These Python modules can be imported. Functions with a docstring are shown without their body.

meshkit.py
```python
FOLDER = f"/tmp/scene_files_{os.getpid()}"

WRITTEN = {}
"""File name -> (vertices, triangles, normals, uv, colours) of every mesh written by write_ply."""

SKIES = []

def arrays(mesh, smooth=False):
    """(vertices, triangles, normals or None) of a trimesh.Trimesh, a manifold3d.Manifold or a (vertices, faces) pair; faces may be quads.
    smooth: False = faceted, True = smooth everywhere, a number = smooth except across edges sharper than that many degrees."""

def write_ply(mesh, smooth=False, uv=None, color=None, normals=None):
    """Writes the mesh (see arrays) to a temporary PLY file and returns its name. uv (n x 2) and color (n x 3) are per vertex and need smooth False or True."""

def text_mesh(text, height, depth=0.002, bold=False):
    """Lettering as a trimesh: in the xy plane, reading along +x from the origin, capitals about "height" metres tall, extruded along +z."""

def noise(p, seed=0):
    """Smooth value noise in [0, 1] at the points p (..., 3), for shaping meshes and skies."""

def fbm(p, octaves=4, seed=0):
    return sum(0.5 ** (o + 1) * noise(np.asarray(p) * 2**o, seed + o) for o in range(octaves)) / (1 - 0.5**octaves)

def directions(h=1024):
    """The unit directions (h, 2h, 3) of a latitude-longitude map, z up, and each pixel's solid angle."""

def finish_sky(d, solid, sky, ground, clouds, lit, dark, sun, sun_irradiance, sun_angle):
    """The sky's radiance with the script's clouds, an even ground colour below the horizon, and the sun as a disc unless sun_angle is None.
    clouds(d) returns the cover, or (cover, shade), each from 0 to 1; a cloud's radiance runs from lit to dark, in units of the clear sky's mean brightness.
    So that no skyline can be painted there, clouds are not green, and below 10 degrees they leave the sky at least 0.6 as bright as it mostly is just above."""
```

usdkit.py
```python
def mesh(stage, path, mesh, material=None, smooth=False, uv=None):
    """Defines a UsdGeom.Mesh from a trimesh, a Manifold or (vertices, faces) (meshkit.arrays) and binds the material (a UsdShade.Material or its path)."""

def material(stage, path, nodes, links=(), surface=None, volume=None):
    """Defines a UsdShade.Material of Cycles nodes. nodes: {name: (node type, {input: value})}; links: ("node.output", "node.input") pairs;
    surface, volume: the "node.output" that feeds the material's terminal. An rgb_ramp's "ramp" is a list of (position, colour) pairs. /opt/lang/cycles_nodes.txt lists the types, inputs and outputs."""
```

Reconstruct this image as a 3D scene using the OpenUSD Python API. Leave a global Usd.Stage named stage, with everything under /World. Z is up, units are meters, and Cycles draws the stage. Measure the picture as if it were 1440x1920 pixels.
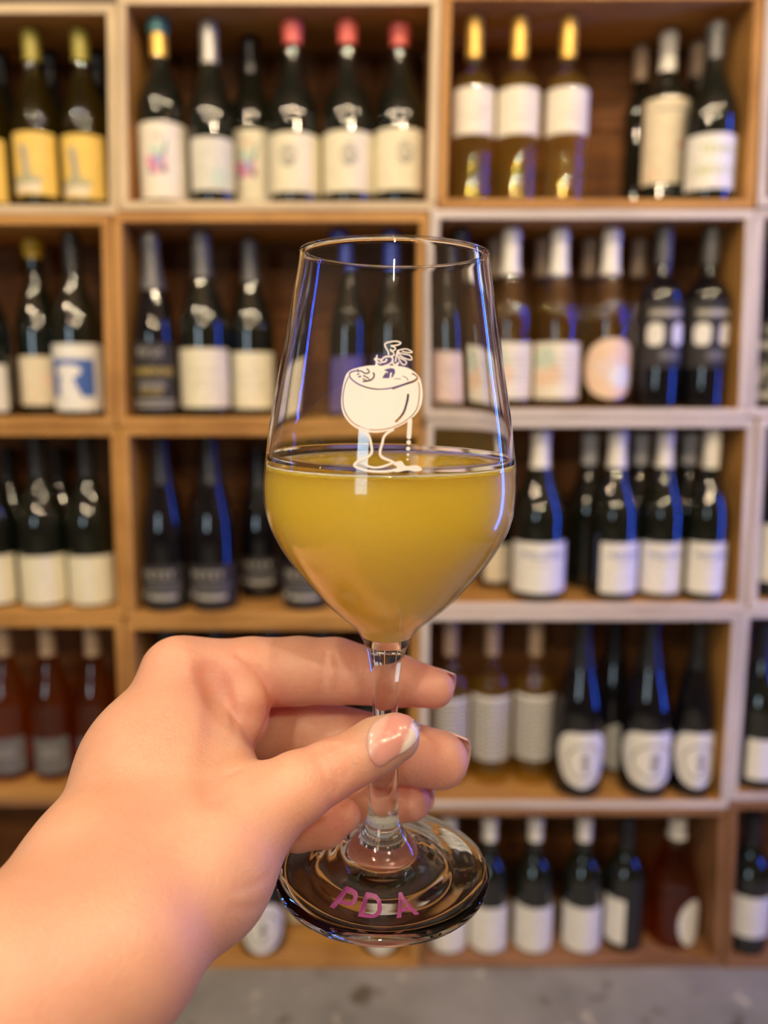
import math, random
import numpy as np, trimesh, shapely
from shapely import affinity
from shapely.geometry import Polygon, LineString, Point, box as sbox
from shapely.ops import unary_union
import usdkit, meshkit
from pxr import Usd, UsdGeom, UsdLux, UsdShade, Gf, Sdf, Vt

# ------------------------------------------------------------------ camera, light, exposure
W, HPX, FPX = 1440, 1920, 1442.0
PITCH = math.radians(9.5)
DW = 1.28                                    # horizontal distance to the crate fronts
DG = 0.21                                    # horizontal distance to the wine glass
CAMH = DW * math.tan(math.atan((1816 - 960) / FPX) + PITCH)
stage = Usd.Stage.CreateInMemory()
UsdGeom.SetStageUpAxis(stage, UsdGeom.Tokens.z)
UsdGeom.SetStageMetersPerUnit(stage, 1.0)
world = UsdGeom.Xform.Define(stage, '/World')
stage.SetDefaultPrim(world.GetPrim())
cam = UsdGeom.Camera.Define(stage, '/World/camera')
FOCAL = 6.86
cam.CreateFocalLengthAttr(FOCAL)
cam.CreateHorizontalApertureAttr(FOCAL * W / FPX)
cam.CreateVerticalApertureAttr(FOCAL * HPX / FPX)
cam.CreateFStopAttr(1.95)
cam.CreateFocusDistanceAttr(0.203)
cam.CreateClippingRangeAttr(Gf.Vec2f(0.01, 100))
cam.CreateExposureAttr(0.55)
cx = UsdGeom.Xformable(cam)
cx.AddTranslateOp().Set(Gf.Vec3d(0, 0, CAMH))
cx.AddRotateXOp().Set(90 - math.degrees(PITCH))

BULBS = [  # pendant bulbs over the bar (x, y, z, strength)
    (-1.30, 0.05, 2.42, 0.50), (-0.62, -0.30, 2.45, 0.62), (0.02, -0.15, 2.46, 0.60), (0.66, -0.32, 2.45, 0.62), (1.22, 0.0, 2.42, 0.45),
    (-0.50, -0.62, 1.88, 0.30), (0.42, -0.75, 1.90, 0.30), (-0.95, -1.2, 2.35, 0.5), (0.85, -1.35, 2.35, 0.5), (0.0, -1.9, 2.3, 0.4)]
BULB_POWER = 2600.0
BULB_R = 0.019
BULB_COLOR = (1.0, 0.79, 0.53)
WINDOW_POWER = 7.0
WINDOW_COLOR = (0.72, 0.88, 1.0)
NEON_POWER = 46.0
NEON_COLOR = (0.03, 0.13, 1.0)

# ------------------------------------------------------------------ helpers
UP = np.array([0, math.sin(PITCH), math.cos(PITCH)])
FW = np.array([0, math.cos(PITCH), -math.sin(PITCH)])
CAM = np.array([0, 0, CAMH])


def rays(px, py):
    px, py = np.asarray(px, float), np.asarray(py, float)
    u, v = (px - W / 2) / FPX, (HPX / 2 - py) / FPX
    return u[..., None] * np.array([1.0, 0, 0]) + v[..., None] * UP + FW


def at(px, py, Y):
    """the world point seen at a pixel, at horizontal distance Y from the camera"""
    d = rays(px, py)
    return CAM + d * (np.asarray(Y, float) / d[..., 1])[..., None]


def mpp(px, py, Y):
    """metres per pixel there"""
    return Y / rays(px, py)[..., 1] / FPX


names = {}


def numbered(path):
    n = names.get(path, 0)
    names[path] = n + 1
    return path if n == 0 else f'{path}_{n:03d}'


def path_of(p):
    return str(p.GetPath()) if p is not None else '/World'


def obj(name, m, mat, parent=None, smooth=False, label=None):
    p = usdkit.mesh(stage, numbered(path_of(parent) + '/' + name), m, mat, smooth=smooth).GetPrim()
    if label:
        p.SetCustomDataByKey('label', label)
    return p


def tag(p, label=None, category=None, group=None, kind=None):
    for k, v in (('label', label), ('category', category), ('group', group), ('kind', kind)):
        if v:
            p.SetCustomDataByKey(k, v)
    return p


def thing(name, label, category, loc=(0, 0, 0), group=None, parent=None):
    x = UsdGeom.Xform.Define(stage, numbered(path_of(parent) + '/' + name))
    x.AddTranslateOp().Set(Gf.Vec3d(*map(float, loc)))
    return tag(x.GetPrim(), label, category, group)


def mat(name, nodes, links=(), surface=None):
    return usdkit.material(stage, '/World/Looks/' + name, nodes, links, surface=surface)


def pbr(name, color, rough=0.5, **kw):
    return mat(name, {'p': ('principled_bsdf', {'base_color': color, 'roughness': rough, **kw})}, surface='p.BSDF')


def lathe(profile, n=48, closed=False):
    """profile: (r, z) from bottom to top (outside); r = 0 ends are poles"""
    prof = np.array(profile, float)
    ang = np.linspace(0, 2 * np.pi, n, endpoint=False)
    v = np.stack([prof[:, 0][:, None] * np.cos(ang), prof[:, 0][:, None] * np.sin(ang), np.repeat(prof[:, 1][:, None], n, 1)], -1).reshape(-1, 3)
    f = []
    k = len(prof)
    for i in range(k if closed else k - 1):
        a, b = i * n, ((i + 1) % k) * n
        j = np.arange(n)
        j2 = (j + 1) % n
        f += list(np.stack([a + j, a + j2, b + j2], 1)) + list(np.stack([a + j, b + j2, b + j], 1))
    m = trimesh.Trimesh(v, np.array(f), process=False)
    m.merge_vertices()
    m.update_faces(m.nondegenerate_faces())
    m.remove_unreferenced_vertices()
    return m


def boxm(x0, x1, y0, y1, z0, z1, bevel=0.0012):
    """a board with chamfered edges"""
    c = np.array([(x0 + x1) / 2, (y0 + y1) / 2, (z0 + z1) / 2])
    h = np.array([x1 - x0, y1 - y0, z1 - z0]) / 2
    pts = []
    for s in np.array(np.meshgrid([-1, 1], [-1, 1], [-1, 1])).reshape(3, -1).T:
        for k in range(3):
            q = s * (h - bevel)
            q[k] = s[k] * h[k]
            pts.append(c + q)
    return trimesh.convex.convex_hull(np.array(pts))


def smooth_curve(pts, n=120):
    from scipy.interpolate import PchipInterpolator
    p = np.array(pts, float)
    t = np.r_[0, np.cumsum(np.hypot(*np.diff(p, axis=0).T))]
    s = np.linspace(0, t[-1], n)
    return np.stack([PchipInterpolator(t, p[:, 0])(s), PchipInterpolator(t, p[:, 1])(s)], 1)


def tri(poly, step):
    """triangulates a 2-D polygon in vertical strips of width step"""
    vs, fs, n = [], [], 0
    if poly.is_empty:
        return None
    x0, y0, x1, y1 = poly.bounds
    for k in range(int(math.floor(x0 / step)), int(math.ceil(x1 / step))):
        cut = poly.intersection(sbox(k * step, y0 - 1, (k + 1) * step, y1 + 1))
        for g in getattr(cut, 'geoms', [cut]):
            if g.geom_type != 'Polygon' or g.area < 1e-12 * max(1, step):
                continue
            g = g.segmentize(step * 2)
            try:
                v, f = trimesh.creation.triangulate_polygon(g, engine='earcut')
            except Exception:
                continue
            if len(f):
                vs.append(v); fs.append(f + n); n += len(v)
    return (np.vstack(vs), np.vstack(fs)) if vs else None


def wrap(poly, R, off=0.0004, ang=0.0, step=0.004):
    """a flat print (s, z in metres) laid round a cylinder of radius R; s = 0 faces -y, turned by ang"""
    r = tri(poly, step)
    v, f = r
    a = v[:, 0] / R + ang
    return trimesh.Trimesh(np.stack([np.sin(a) * (R + off), -np.cos(a) * (R + off), v[:, 1]], 1), f, process=False)


def text_poly(text, height, bold=False):
    """lettering as a shapely shape, centred"""
    m = meshkit.text_mesh(text, height, 0.001, bold)
    t = m.triangles[m.face_normals[:, 2] > 0.9][:, :, :2]
    g = unary_union([Polygon(x).buffer(1e-6) for x in t])
    b = g.bounds
    return affinity.translate(g, -(b[0] + b[2]) / 2, -(b[1] + b[3]) / 2)


def rrect(w, h, r=0.002, cx=0, cz=0):
    r = min(r, w * .49, h * .49)
    return sbox(cx - w / 2 + r, cz - h / 2 + r, cx + w / 2 - r, cz + h / 2 - r).buffer(r, 4)


def ellipse(w, h, cx=0, cz=0):
    return affinity.translate(affinity.scale(Point(0, 0).buffer(1, 16), w / 2, h / 2), cx, cz)


# ------------------------------------------------------------------ materials
def wood(name, c1, c2, edge=None, axis='x', rough=0.6, knots=True):
    sc = {'x': (3.0, 45, 45), 'z': (45, 45, 3.0), 'y': (45, 3, 45)}[axis]
    nodes = {
        'g': ('geometry', {}), 'oi': ('object_info', {}),
        'mp': ('mapping', {'scale': sc}),
        'n': ('noise_texture', {'scale': 1.6, 'detail': 5.0, 'roughness': 0.6, 'distortion': 0.4}),
        'r': ('rgb_ramp', {'ramp': [(0.30, c2), (0.62, c1), (0.8, tuple(x * 1.12 for x in c1))]}),
        'n2': ('noise_texture', {'scale': 9.0, 'detail': 3.0}),
        'r2': ('rgb_ramp', {'ramp': [(0.32, (0.62, 0.55, 0.48)), (0.5, (1, 1, 1))]}),
        'm': ('mix_color', {'blend_type': 'multiply', 'fac': 0.55}),
        'b': ('bump', {'strength': 0.25, 'distance': 0.002}),
        'p': ('principled_bsdf', {'roughness': rough, 'specular_ior_level': 0.35})}
    links = [('g.position', 'mp.vector'), ('mp.vector', 'n.vector'), ('n.fac', 'r.fac'), ('g.position', 'n2.vector'), ('n2.fac', 'r2.fac'),
             ('r.color', 'm.a'), ('r2.color', 'm.b'), ('n.fac', 'b.height'), ('b.normal', 'p.normal')]
    out = 'm.result'
    if edge:       # the front edges of this crate are limewashed
        nodes.update({'sx': ('separate_xyz', {}), 'ab': ('math', {'math_type': 'less_than', 'value2': -0.6}),
                      'mr': ('rgb_ramp', {'ramp': [(0.36, tuple(x * 0.72 for x in edge)), (0.55, edge)]}),
                      'e': ('mix_color', {})})
        links += [('g.true_normal', 'sx.vector'), ('sx.y', 'ab.value1'), ('n.fac', 'mr.fac'), ('ab.value', 'e.fac'), (out, 'e.a'), ('mr.color', 'e.b')]
        out = 'e.result'
    links.append((out, 'p.base_color'))
    return mat(name, nodes, links, 'p.BSDF')


HONEY, HONEYD = (0.56, 0.295, 0.085), (0.39, 0.18, 0.045)
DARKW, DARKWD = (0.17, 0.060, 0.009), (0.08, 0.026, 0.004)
PALE = (0.72, 0.56, 0.36)
LIME = (0.70, 0.62, 0.55)
WOODS = {}
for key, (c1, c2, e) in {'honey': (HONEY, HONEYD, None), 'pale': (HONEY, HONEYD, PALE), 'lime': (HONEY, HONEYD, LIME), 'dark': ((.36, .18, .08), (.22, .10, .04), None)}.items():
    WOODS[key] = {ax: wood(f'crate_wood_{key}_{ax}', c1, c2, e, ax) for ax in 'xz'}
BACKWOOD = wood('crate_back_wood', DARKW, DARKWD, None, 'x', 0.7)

concrete = mat('concrete', {
    'g': ('geometry', {}), 'n': ('noise_texture', {'scale': 5.0, 'detail': 6.0, 'roughness': 0.65}),
    'n2': ('noise_texture', {'scale': 16.0, 'detail': 2.0}),
    'r': ('rgb_ramp', {'ramp': [(0.3, (0.20, 0.19, 0.16)), (0.5, (0.29, 0.28, 0.235)), (0.7, (0.35, 0.33, 0.28))]}),
    'r2': ('rgb_ramp', {'ramp': [(0.0, (0.30, 0.25, 0.2)), (0.28, (0.45, 0.38, 0.3)), (0.36, (1, 1, 1)), (0.66, (1, 1, 1)), (0.72, (1.8, 1.7, 1.5))]}),
    'm': ('mix_color', {'blend_type': 'multiply', 'fac': 1.0, 'use_clamp': False}),
    'b': ('bump', {'strength': 0.2, 'distance': 0.01}),
    'p': ('principled_bsdf', {'roughness': 0.55})},
    [('g.position', 'n.vector'), ('g.position', 'n2.vector'), ('n.fac', 'r.fac'), ('n2.fac', 'r2.fac'), ('r.color', 'm.a'), ('r2.color', 'm.b'),
     ('m.result', 'p.base_color'), ('n.fac', 'b.height'), ('b.normal', 'p.normal')], 'p.BSDF')
plaster = mat('plaster', {'g': ('geometry', {}), 'n': ('noise_texture', {'scale': 3.0, 'detail': 4.0}),
                          'r': ('rgb_ramp', {'ramp': [(0.3, (0.075, 0.055, 0.04)), (0.7, (0.11, 0.08, 0.06))]}),
                          'p': ('principled_bsdf', {'roughness': 0.85})},
              [('g.position', 'n.vector'), ('n.fac', 'r.fac'), ('r.color', 'p.base_color')], 'p.BSDF')


def speckled(name, c, rough=0.7, amount=0.06, **kw):
    """paper and foil: an even colour with a faint mottling"""
    lo, hi = tuple(x * (1 - amount) for x in c), tuple(min(1, x * (1 + amount)) for x in c)
    return mat(name, {'g': ('geometry', {}), 'n': ('noise_texture', {'scale': 90.0, 'detail': 3.0}), 'r': ('rgb_ramp', {'ramp': [(0.35, lo), (0.65, hi)]}),
                      'p': ('principled_bsdf', {'roughness': rough, **kw})},
               [('g.position', 'n.vector'), ('n.fac', 'r.fac'), ('r.color', 'p.base_color')], 'p.BSDF')


def pane(name, color, gloss=(0.04, 0.9), rough=0.02, power=4.0):
    """thin glass: clear straight through, mirror-like at grazing angles"""
    return mat(name, {'t': ('transparent_bsdf', {'color': color}), 'gl': ('glossy_bsdf', {'color': (1, 1, 1), 'roughness': rough}),
                      'lw': ('layer_weight', {'blend': 0.5}), 'pw': ('math', {'math_type': 'power', 'value2': power}),
                      'ma': ('math', {'math_type': 'multiply_add', 'value2': gloss[1], 'value3': gloss[0]}), 'mx': ('mix_closure', {})},
               [('lw.facing', 'pw.value1'), ('pw.value', 'ma.value1'), ('ma.value', 'mx.fac'), ('t.BSDF', 'mx.closure1'), ('gl.BSDF', 'mx.closure2')], 'mx.closure')


def glow(name, clear, body, share):
    """wine in a bottle: mostly clear, partly scattering the light that falls through it"""
    return mat(name, {'t': ('transparent_bsdf', {'color': clear}), 'd': ('translucent_bsdf', {'color': body}), 'f': ('diffuse_bsdf', {'color': body}), 'a': ('mix_closure', {'fac': .5}), 'm': ('mix_closure', {'fac': share})},
               [('d.BSDF', 'a.closure1'), ('f.BSDF', 'a.closure2'), ('t.BSDF', 'm.closure1'), ('a.closure', 'm.closure2')], 'm.closure')


M = {
    'dark': pbr('dark_bottle_glass', (0.006, 0.008, 0.005), 0.025, ior=1.52, specular_ior_level=0.9),
    'black': pbr('black_bottle_glass', (0.004, 0.004, 0.006), 0.03, ior=1.52, specular_ior_level=0.8),
    'green': pane('olive_bottle_glass', (0.38, 0.34, 0.04), (0.05, 0.9)),
    'amber': pane('amber_bottle_glass', (0.78, 0.50, 0.24), (0.05, 0.9)),
    'clear': pane('clear_bottle_glass', (0.96, 0.95, 0.91), (0.05, 0.9)),
    'white_wine': glow('straw_wine', (0.985, 0.92, 0.55), (.85, .60, .10), .08),
    'rose_wine': glow('copper_wine', (0.97, 0.86, 0.56), (.70, .40, .10), .07),
    'green_wine': glow('wine_in_olive_glass', (0.85, 0.75, 0.25), (.5, .45, .06), .25),
}
for k, c in {'white': (0.80, 0.78, 0.74), 'cream': (0.78, 0.72, 0.54), 'warmwhite': (0.80, 0.74, 0.62), 'yellow': (0.80, 0.55, 0.13), 'beige': (0.76, 0.66, 0.48),
             'greyish': (0.66, 0.64, 0.56), 'blue': (0.05, 0.12, 0.42), 'violet': (0.10, 0.08, 0.30), 'blacklabel': (0.025, 0.022, 0.025), 'greyprint': (0.40, 0.38, 0.34),
             'greylabel': (0.30, 0.28, 0.26), 'goldprint': (0.50, 0.36, 0.08), 'pink': (0.70, 0.25, 0.42), 'teal': (0.10, 0.30, 0.32), 'mauve': (0.25, 0.10, 0.22), 'skyprint': (0.32, 0.40, 0.62),
             'redprint': (0.72, 0.20, 0.17), 'greenprint': (0.45, 0.50, 0.20), 'peach': (0.82, 0.60, 0.44), 'mint': (0.55, 0.64, 0.54), 'navyprint': (0.10, 0.14, 0.36),
             'mutedgrey': (0.36, 0.34, 0.29), 'olivegrey': (0.42, 0.40, 0.24), 'rosepaper': (0.78, 0.62, 0.58), 'dimgrey': (0.14, 0.135, 0.14)}.items():
    M[k] = speckled('paper_' + k, c, 0.7)
for k, c, r, mt in [('goldfoil', (0.72, 0.46, 0.10), 0.35, 0.5), ('tealfoil', (0.05, 0.16, 0.18), 0.35, 0.3), ('silverfoil', (0.40, 0.39, 0.37), 0.35, 0.5), ('redwax', (0.72, 0.13, 0.11), 0.4, 0), ('yellowwax', (0.80, 0.52, 0.04), 0.4, 0),
                    ('whitefoil', (0.80, 0.77, 0.70), 0.4, 0), ('tanfoil', (0.50, 0.36, 0.24), 0.45, 0.1), ('greyfoil', (0.10, 0.10, 0.105), 0.35, 0.3), ('blackfoil', (0.012, 0.012, 0.014), 0.3, 0), ('bluefoil', (0.03, 0.06, 0.35), 0.35, 0.2),
                    ('olivefoil', (0.30, 0.26, 0.05), 0.4, 0.2), ('creamfoil', (0.76, 0.68, 0.48), 0.4, 0.1)]:
    M[k] = speckled('capsule_' + k, c, r, metallic=float(mt))

# ------------------------------------------------------------------ the room
XL, XR, YB, YF, ZC = -2.6, 1.46, DW + 0.215, -3.4, 2.75
tag(obj('floor', boxm(XL, XR, YF, YB, -0.08, 0, 0.001), concrete), 'worn grey concrete floor in front of the crates', kind='structure')
tag(obj('wall_back', boxm(XL, XR, YB, YB + 0.08, 0, ZC, 0.001), plaster), 'dark plaster wall behind the stacked wine crates', kind='structure')
tag(obj('wall_left', boxm(XL - 0.08, XL, YF, YB, 0, ZC, 0.001), plaster), 'dim plaster side wall left of the crates', kind='structure')
tag(obj('wall_right', boxm(XR, XR + 0.08, YF, YB, 0, ZC, 0.001), plaster), 'dim plaster side wall right of the crates', kind='structure')
tag(obj('ceiling', boxm(XL, XR, YF, YB, ZC, ZC + 0.08, 0.001), plaster), 'dark ceiling over the wine bar', kind='structure')
wx0, wx1, wz0, wz1 = -2.15, -1.25, 1.0, 2.25
wf = trimesh.util.concatenate([boxm(XL, wx0, YF - 0.08, YF, 0, ZC, 0.001), boxm(wx1, XR, YF - 0.08, YF, 0, ZC, 0.001), boxm(wx0, wx1, YF - 0.08, YF, 0, wz0, 0.001), boxm(wx0, wx1, YF - 0.08, YF, wz1, ZC, 0.001)])
tag(obj('wall_front', wf, plaster), 'plaster wall with the shop window, behind the viewer', kind='structure')
win = thing('window_1', 'tall shop window letting pale daylight in behind the viewer', None)
tag(win, kind='structure')
fr = trimesh.util.concatenate([boxm(wx0, wx0 + .05, YF - .06, YF + .01, wz0, wz1), boxm(wx1 - .05, wx1, YF - .06, YF + .01, wz0, wz1), boxm(wx0, wx1, YF - .06, YF + .01, wz0, wz0 + .05), boxm(wx0, wx1, YF - .06, YF + .01, wz1 - .05, wz1)])
obj('window_frame', fr, M['blacklabel'], win)
obj('pane', boxm(wx0 + .04, wx1 - .04, YF - .03, YF - .026, wz0 + .04, wz1 - .04, .0005), pane('window_pane', (.96, .98, .98)), win)
day = UsdLux.RectLight.Define(stage, '/World/daylight')
day.CreateWidthAttr(wx1 - wx0); day.CreateHeightAttr(wz1 - wz0)
day.CreateIntensityAttr(WINDOW_POWER); day.CreateColorAttr(Gf.Vec3f(*WINDOW_COLOR))
day.AddTranslateOp().Set(Gf.Vec3d((wx0 + wx1) / 2, YF - 0.10, (wz0 + wz1) / 2)); day.AddRotateXOp().Set(-90 + 180)
tag(day.GetPrim(), 'pale daylight outside the shop window', kind='structure')

brass = pbr('lamp_brass', (0.35, 0.22, 0.08), 0.4, metallic=0.8)
for i, (x, y, z, s) in enumerate(BULBS):
    t = thing('pendant_lamp', 'bare warm bulb on a black cord under the ceiling behind the viewer', 'lamp', (x, y, z), group='pendant bulbs behind the viewer')
    obj('cord', lathe([(0, .10), (.003, .10), (.003, ZC - z), (0, ZC - z)], 8), M['blackfoil'], t)
    obj('socket', lathe([(0, .035), (.017, .035), (.02, .06), (.018, .10), (.008, .115), (0, .115)], 20), brass, t, 40)
    b = UsdLux.SphereLight.Define(stage, str(t.GetPath()) + '/bulb')
    b.CreateRadiusAttr(BULB_R); b.CreateIntensityAttr(BULB_POWER * s); b.CreateColorAttr(Gf.Vec3f(*BULB_COLOR))
neon = thing('neon_light', 'upright blue neon tube on the right-hand wall beside the crates', 'neon light', (XR - 0.07, 0.95, 0.35))
obj('backing', boxm(.03, .05, -.05, .05, -.05, 1.5), M['blackfoil'], neon)
ng = mat('blue_neon', {'e': ('emission', {'color': NEON_COLOR, 'strength': NEON_POWER})}, surface='e.emission')
obj('tube', lathe([(0, 0), (.016, .01), (.018, .03), (.018, 1.42), (.016, 1.44), (0, 1.45)], 16), ng, neon, 40)

# ------------------------------------------------------------------ wine crates (outer corner pixels on their front plane)
T = 0.0135          # board thickness
CD = 0.19           # crate depth
def lin(p0, p1, y):
    return p0[0] + (p1[0] - p0[0]) * (y - p0[1]) / (p1[1] - p0[1])
ROWS = [  # per row: x of the four joints as (x, y) at two heights; then top and bottom y per column A..D
    dict(j=[((-395, 0), (-388, 395)), ((217, 0), (222, 395)), ((829, 0), (819, 395)), ((1436, 0), (1418, 395)), ((2040, 0), (1995, 395))], t=[2, -13, -24, -30], b=[402, 396, 391, 389], w=['pale', 'pale', 'honey', 'lime']),
    dict(j=[((-400, 400), (-390, 800)), ((208, 420), (216, 790)), ((806, 405), (800, 795)), ((1417, 410), (1402, 780)), ((2000, 410), (1985, 780))], t=[402, 396, 391, 389], b=[800, 800, 784, 783], w=['honey', 'honey', 'lime', 'lime']),
    dict(j=[((-380, 815), (-370, 1160)), ((223, 815), (236, 1160)), ((806, 800), (800, 1150)), ((1420, 800), (1402, 1150)), ((2000, 800), (1985, 1150))], t=[800, 800, 784, 783], b=[1160, 1166, 1148, 1144], w=['honey', 'honey', 'lime', 'lime']),
    dict(j=[((-360, 1170), (-350, 1500)), ((231, 1170), (246, 1500)), ((788, 1160), (784, 1510)), ((1391, 1160), (1367, 1510)), ((1960, 1160), (1940, 1510))], t=[1160, 1166, 1148, 1144], b=[1499, 1506, 1517, 1504], w=['honey', 'honey', 'lime', 'lime']),
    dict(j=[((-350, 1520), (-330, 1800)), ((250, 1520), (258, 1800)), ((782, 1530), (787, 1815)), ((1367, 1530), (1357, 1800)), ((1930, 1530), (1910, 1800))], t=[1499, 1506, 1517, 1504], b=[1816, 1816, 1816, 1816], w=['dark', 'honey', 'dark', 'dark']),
]
COLN = ['leftmost', 'second', 'third', 'rightmost']
ROWN = ['top', 'second', 'middle', 'fourth', 'bottom']
HOLD = {(0, 0): 'holding yellow-labelled bottles', (0, 1): 'holding red-capped and picture-label bottles', (0, 2): 'holding gold-capped white wines and two dark bottles', (0, 3): 'cut off at the top right corner',
        (1, 0): 'holding the blue-and-white label bottle', (1, 1): 'behind the left side of the glass rim', (1, 2): 'holding white-capped wines and two black bottles', (1, 3): 'cut off by the right edge, text-label bottle inside',
        (2, 0): 'holding three plain cream-label bottles', (2, 1): 'holding black bottles left of the wine', (2, 2): 'holding four white-capped dark bottles', (2, 3): 'cut off by the right edge, white label inside',
        (3, 0): 'holding brown bottles left of the hand', (3, 1): 'mostly hidden behind the hand', (3, 2): 'holding round-label dark bottles', (3, 3): 'cut off at right, small square label inside',
        (4, 0): 'hidden behind the wrist on the floor', (4, 1): 'on the floor behind the glass foot', (4, 2): 'on the floor with four plain-label bottles', (4, 3): 'on the floor at the lower right corner'}
CR = {}


def board(p, q, nrm, y0, y1):
    """a board whose front edge runs from p to q (x, z), thickness T towards nrm"""
    p, q, nrm = np.array(p), np.array(q), np.array(nrm)
    pts, bv = [], 0.0012
    u = (q - p) / np.linalg.norm(q - p)
    for a, b, c in ((0, bv, bv), (bv, 0, bv), (bv, bv, 0)):
        for s in (0, 1):
            for t in (0, 1):
                e = (p + u * a) if s == 0 else (q - u * a)
                e = e + nrm * (b if t == 0 else T - b)
                pts += [(e[0], y0 + c, e[1]), (e[0], y1 - c, e[1])]
    return trimesh.convex.convex_hull(np.array(pts))


for ri, row in enumerate(ROWS):
    for ci in range(4):
        jl, jr, t, b = row['j'][ci], row['j'][ci + 1], row['t'][ci], row['b'][ci]
        g = 0.0014
        zt, zb = at(720, t, DW)[2] - g, at(720, b, DW)[2] + (g if ri < 4 else 0)
        xs = {}
        for nm, j, sg in (('l', jl, 1), ('r', jr, -1)):
            xs[nm + 't'] = at(lin(*j, t), t, DW)[0] + sg * g
            xs[nm + 'b'] = at(lin(*j, b), b, DW)[0] + sg * g
        dy = 0.0 if (ri + ci) % 2 else 0.003
        y0, y1 = DW + dy, DW + CD
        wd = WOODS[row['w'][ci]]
        cr = thing('wine_crate', f'pine wine crate {HOLD[(ri, ci)]}', 'crate', ((xs['lb'] + xs['rb']) / 2, (y0 + y1) / 2, zb), 'stacked wine crates')
        off = np.array([(xs['lb'] + xs['rb']) / 2, (y0 + y1) / 2, zb])

        def put(nm, m, mm):
            m.apply_translation(-off)
            return obj(nm, m, mm, cr)
        put('bottom_board', board((xs['lb'], zb), (xs['rb'], zb), (0, 1), y0, y1), wd['x'])
        put('top_board', board((xs['lt'], zt - T), (xs['rt'], zt - T), (0, 1), y0, y1), wd['x'])
        # sides stand between top and bottom boards
        fr_ = lambda a, b_, z: a + (b_ - a) * (z - zb) / (zt - zb)
        z0, z1 = zb + T + .0003, zt - T - .0003
        put('side_board', board((fr_(xs['lb'], xs['lt'], z0), z0), (fr_(xs['lb'], xs['lt'], z1), z1), (1, 0), y0, y1), wd['z'])
        put('side_board', board((fr_(xs['rb'], xs['rt'], z0) - T, z0), (fr_(xs['rb'], xs['rt'], z1) - T, z1), (1, 0), y0, y1), wd['z'])
        zm = (z0 + z1) / 2 + 0.01
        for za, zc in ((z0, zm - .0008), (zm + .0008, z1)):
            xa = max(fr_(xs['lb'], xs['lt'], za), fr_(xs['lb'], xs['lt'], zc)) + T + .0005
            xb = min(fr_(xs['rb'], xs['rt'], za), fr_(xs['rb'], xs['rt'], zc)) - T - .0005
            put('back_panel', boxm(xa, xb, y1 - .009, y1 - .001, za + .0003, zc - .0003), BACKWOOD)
        CR['ABCD'[ci] + str(ri + 1)] = dict(z=zb + T + .0004, x0=max(fr_(xs['lb'], xs['lt'], q) for q in (z0, z0 + .17)) + T, x1=min(fr_(xs['rb'], xs['rt'], q) for q in (z0, z0 + .17)) - T, top=z1)

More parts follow.
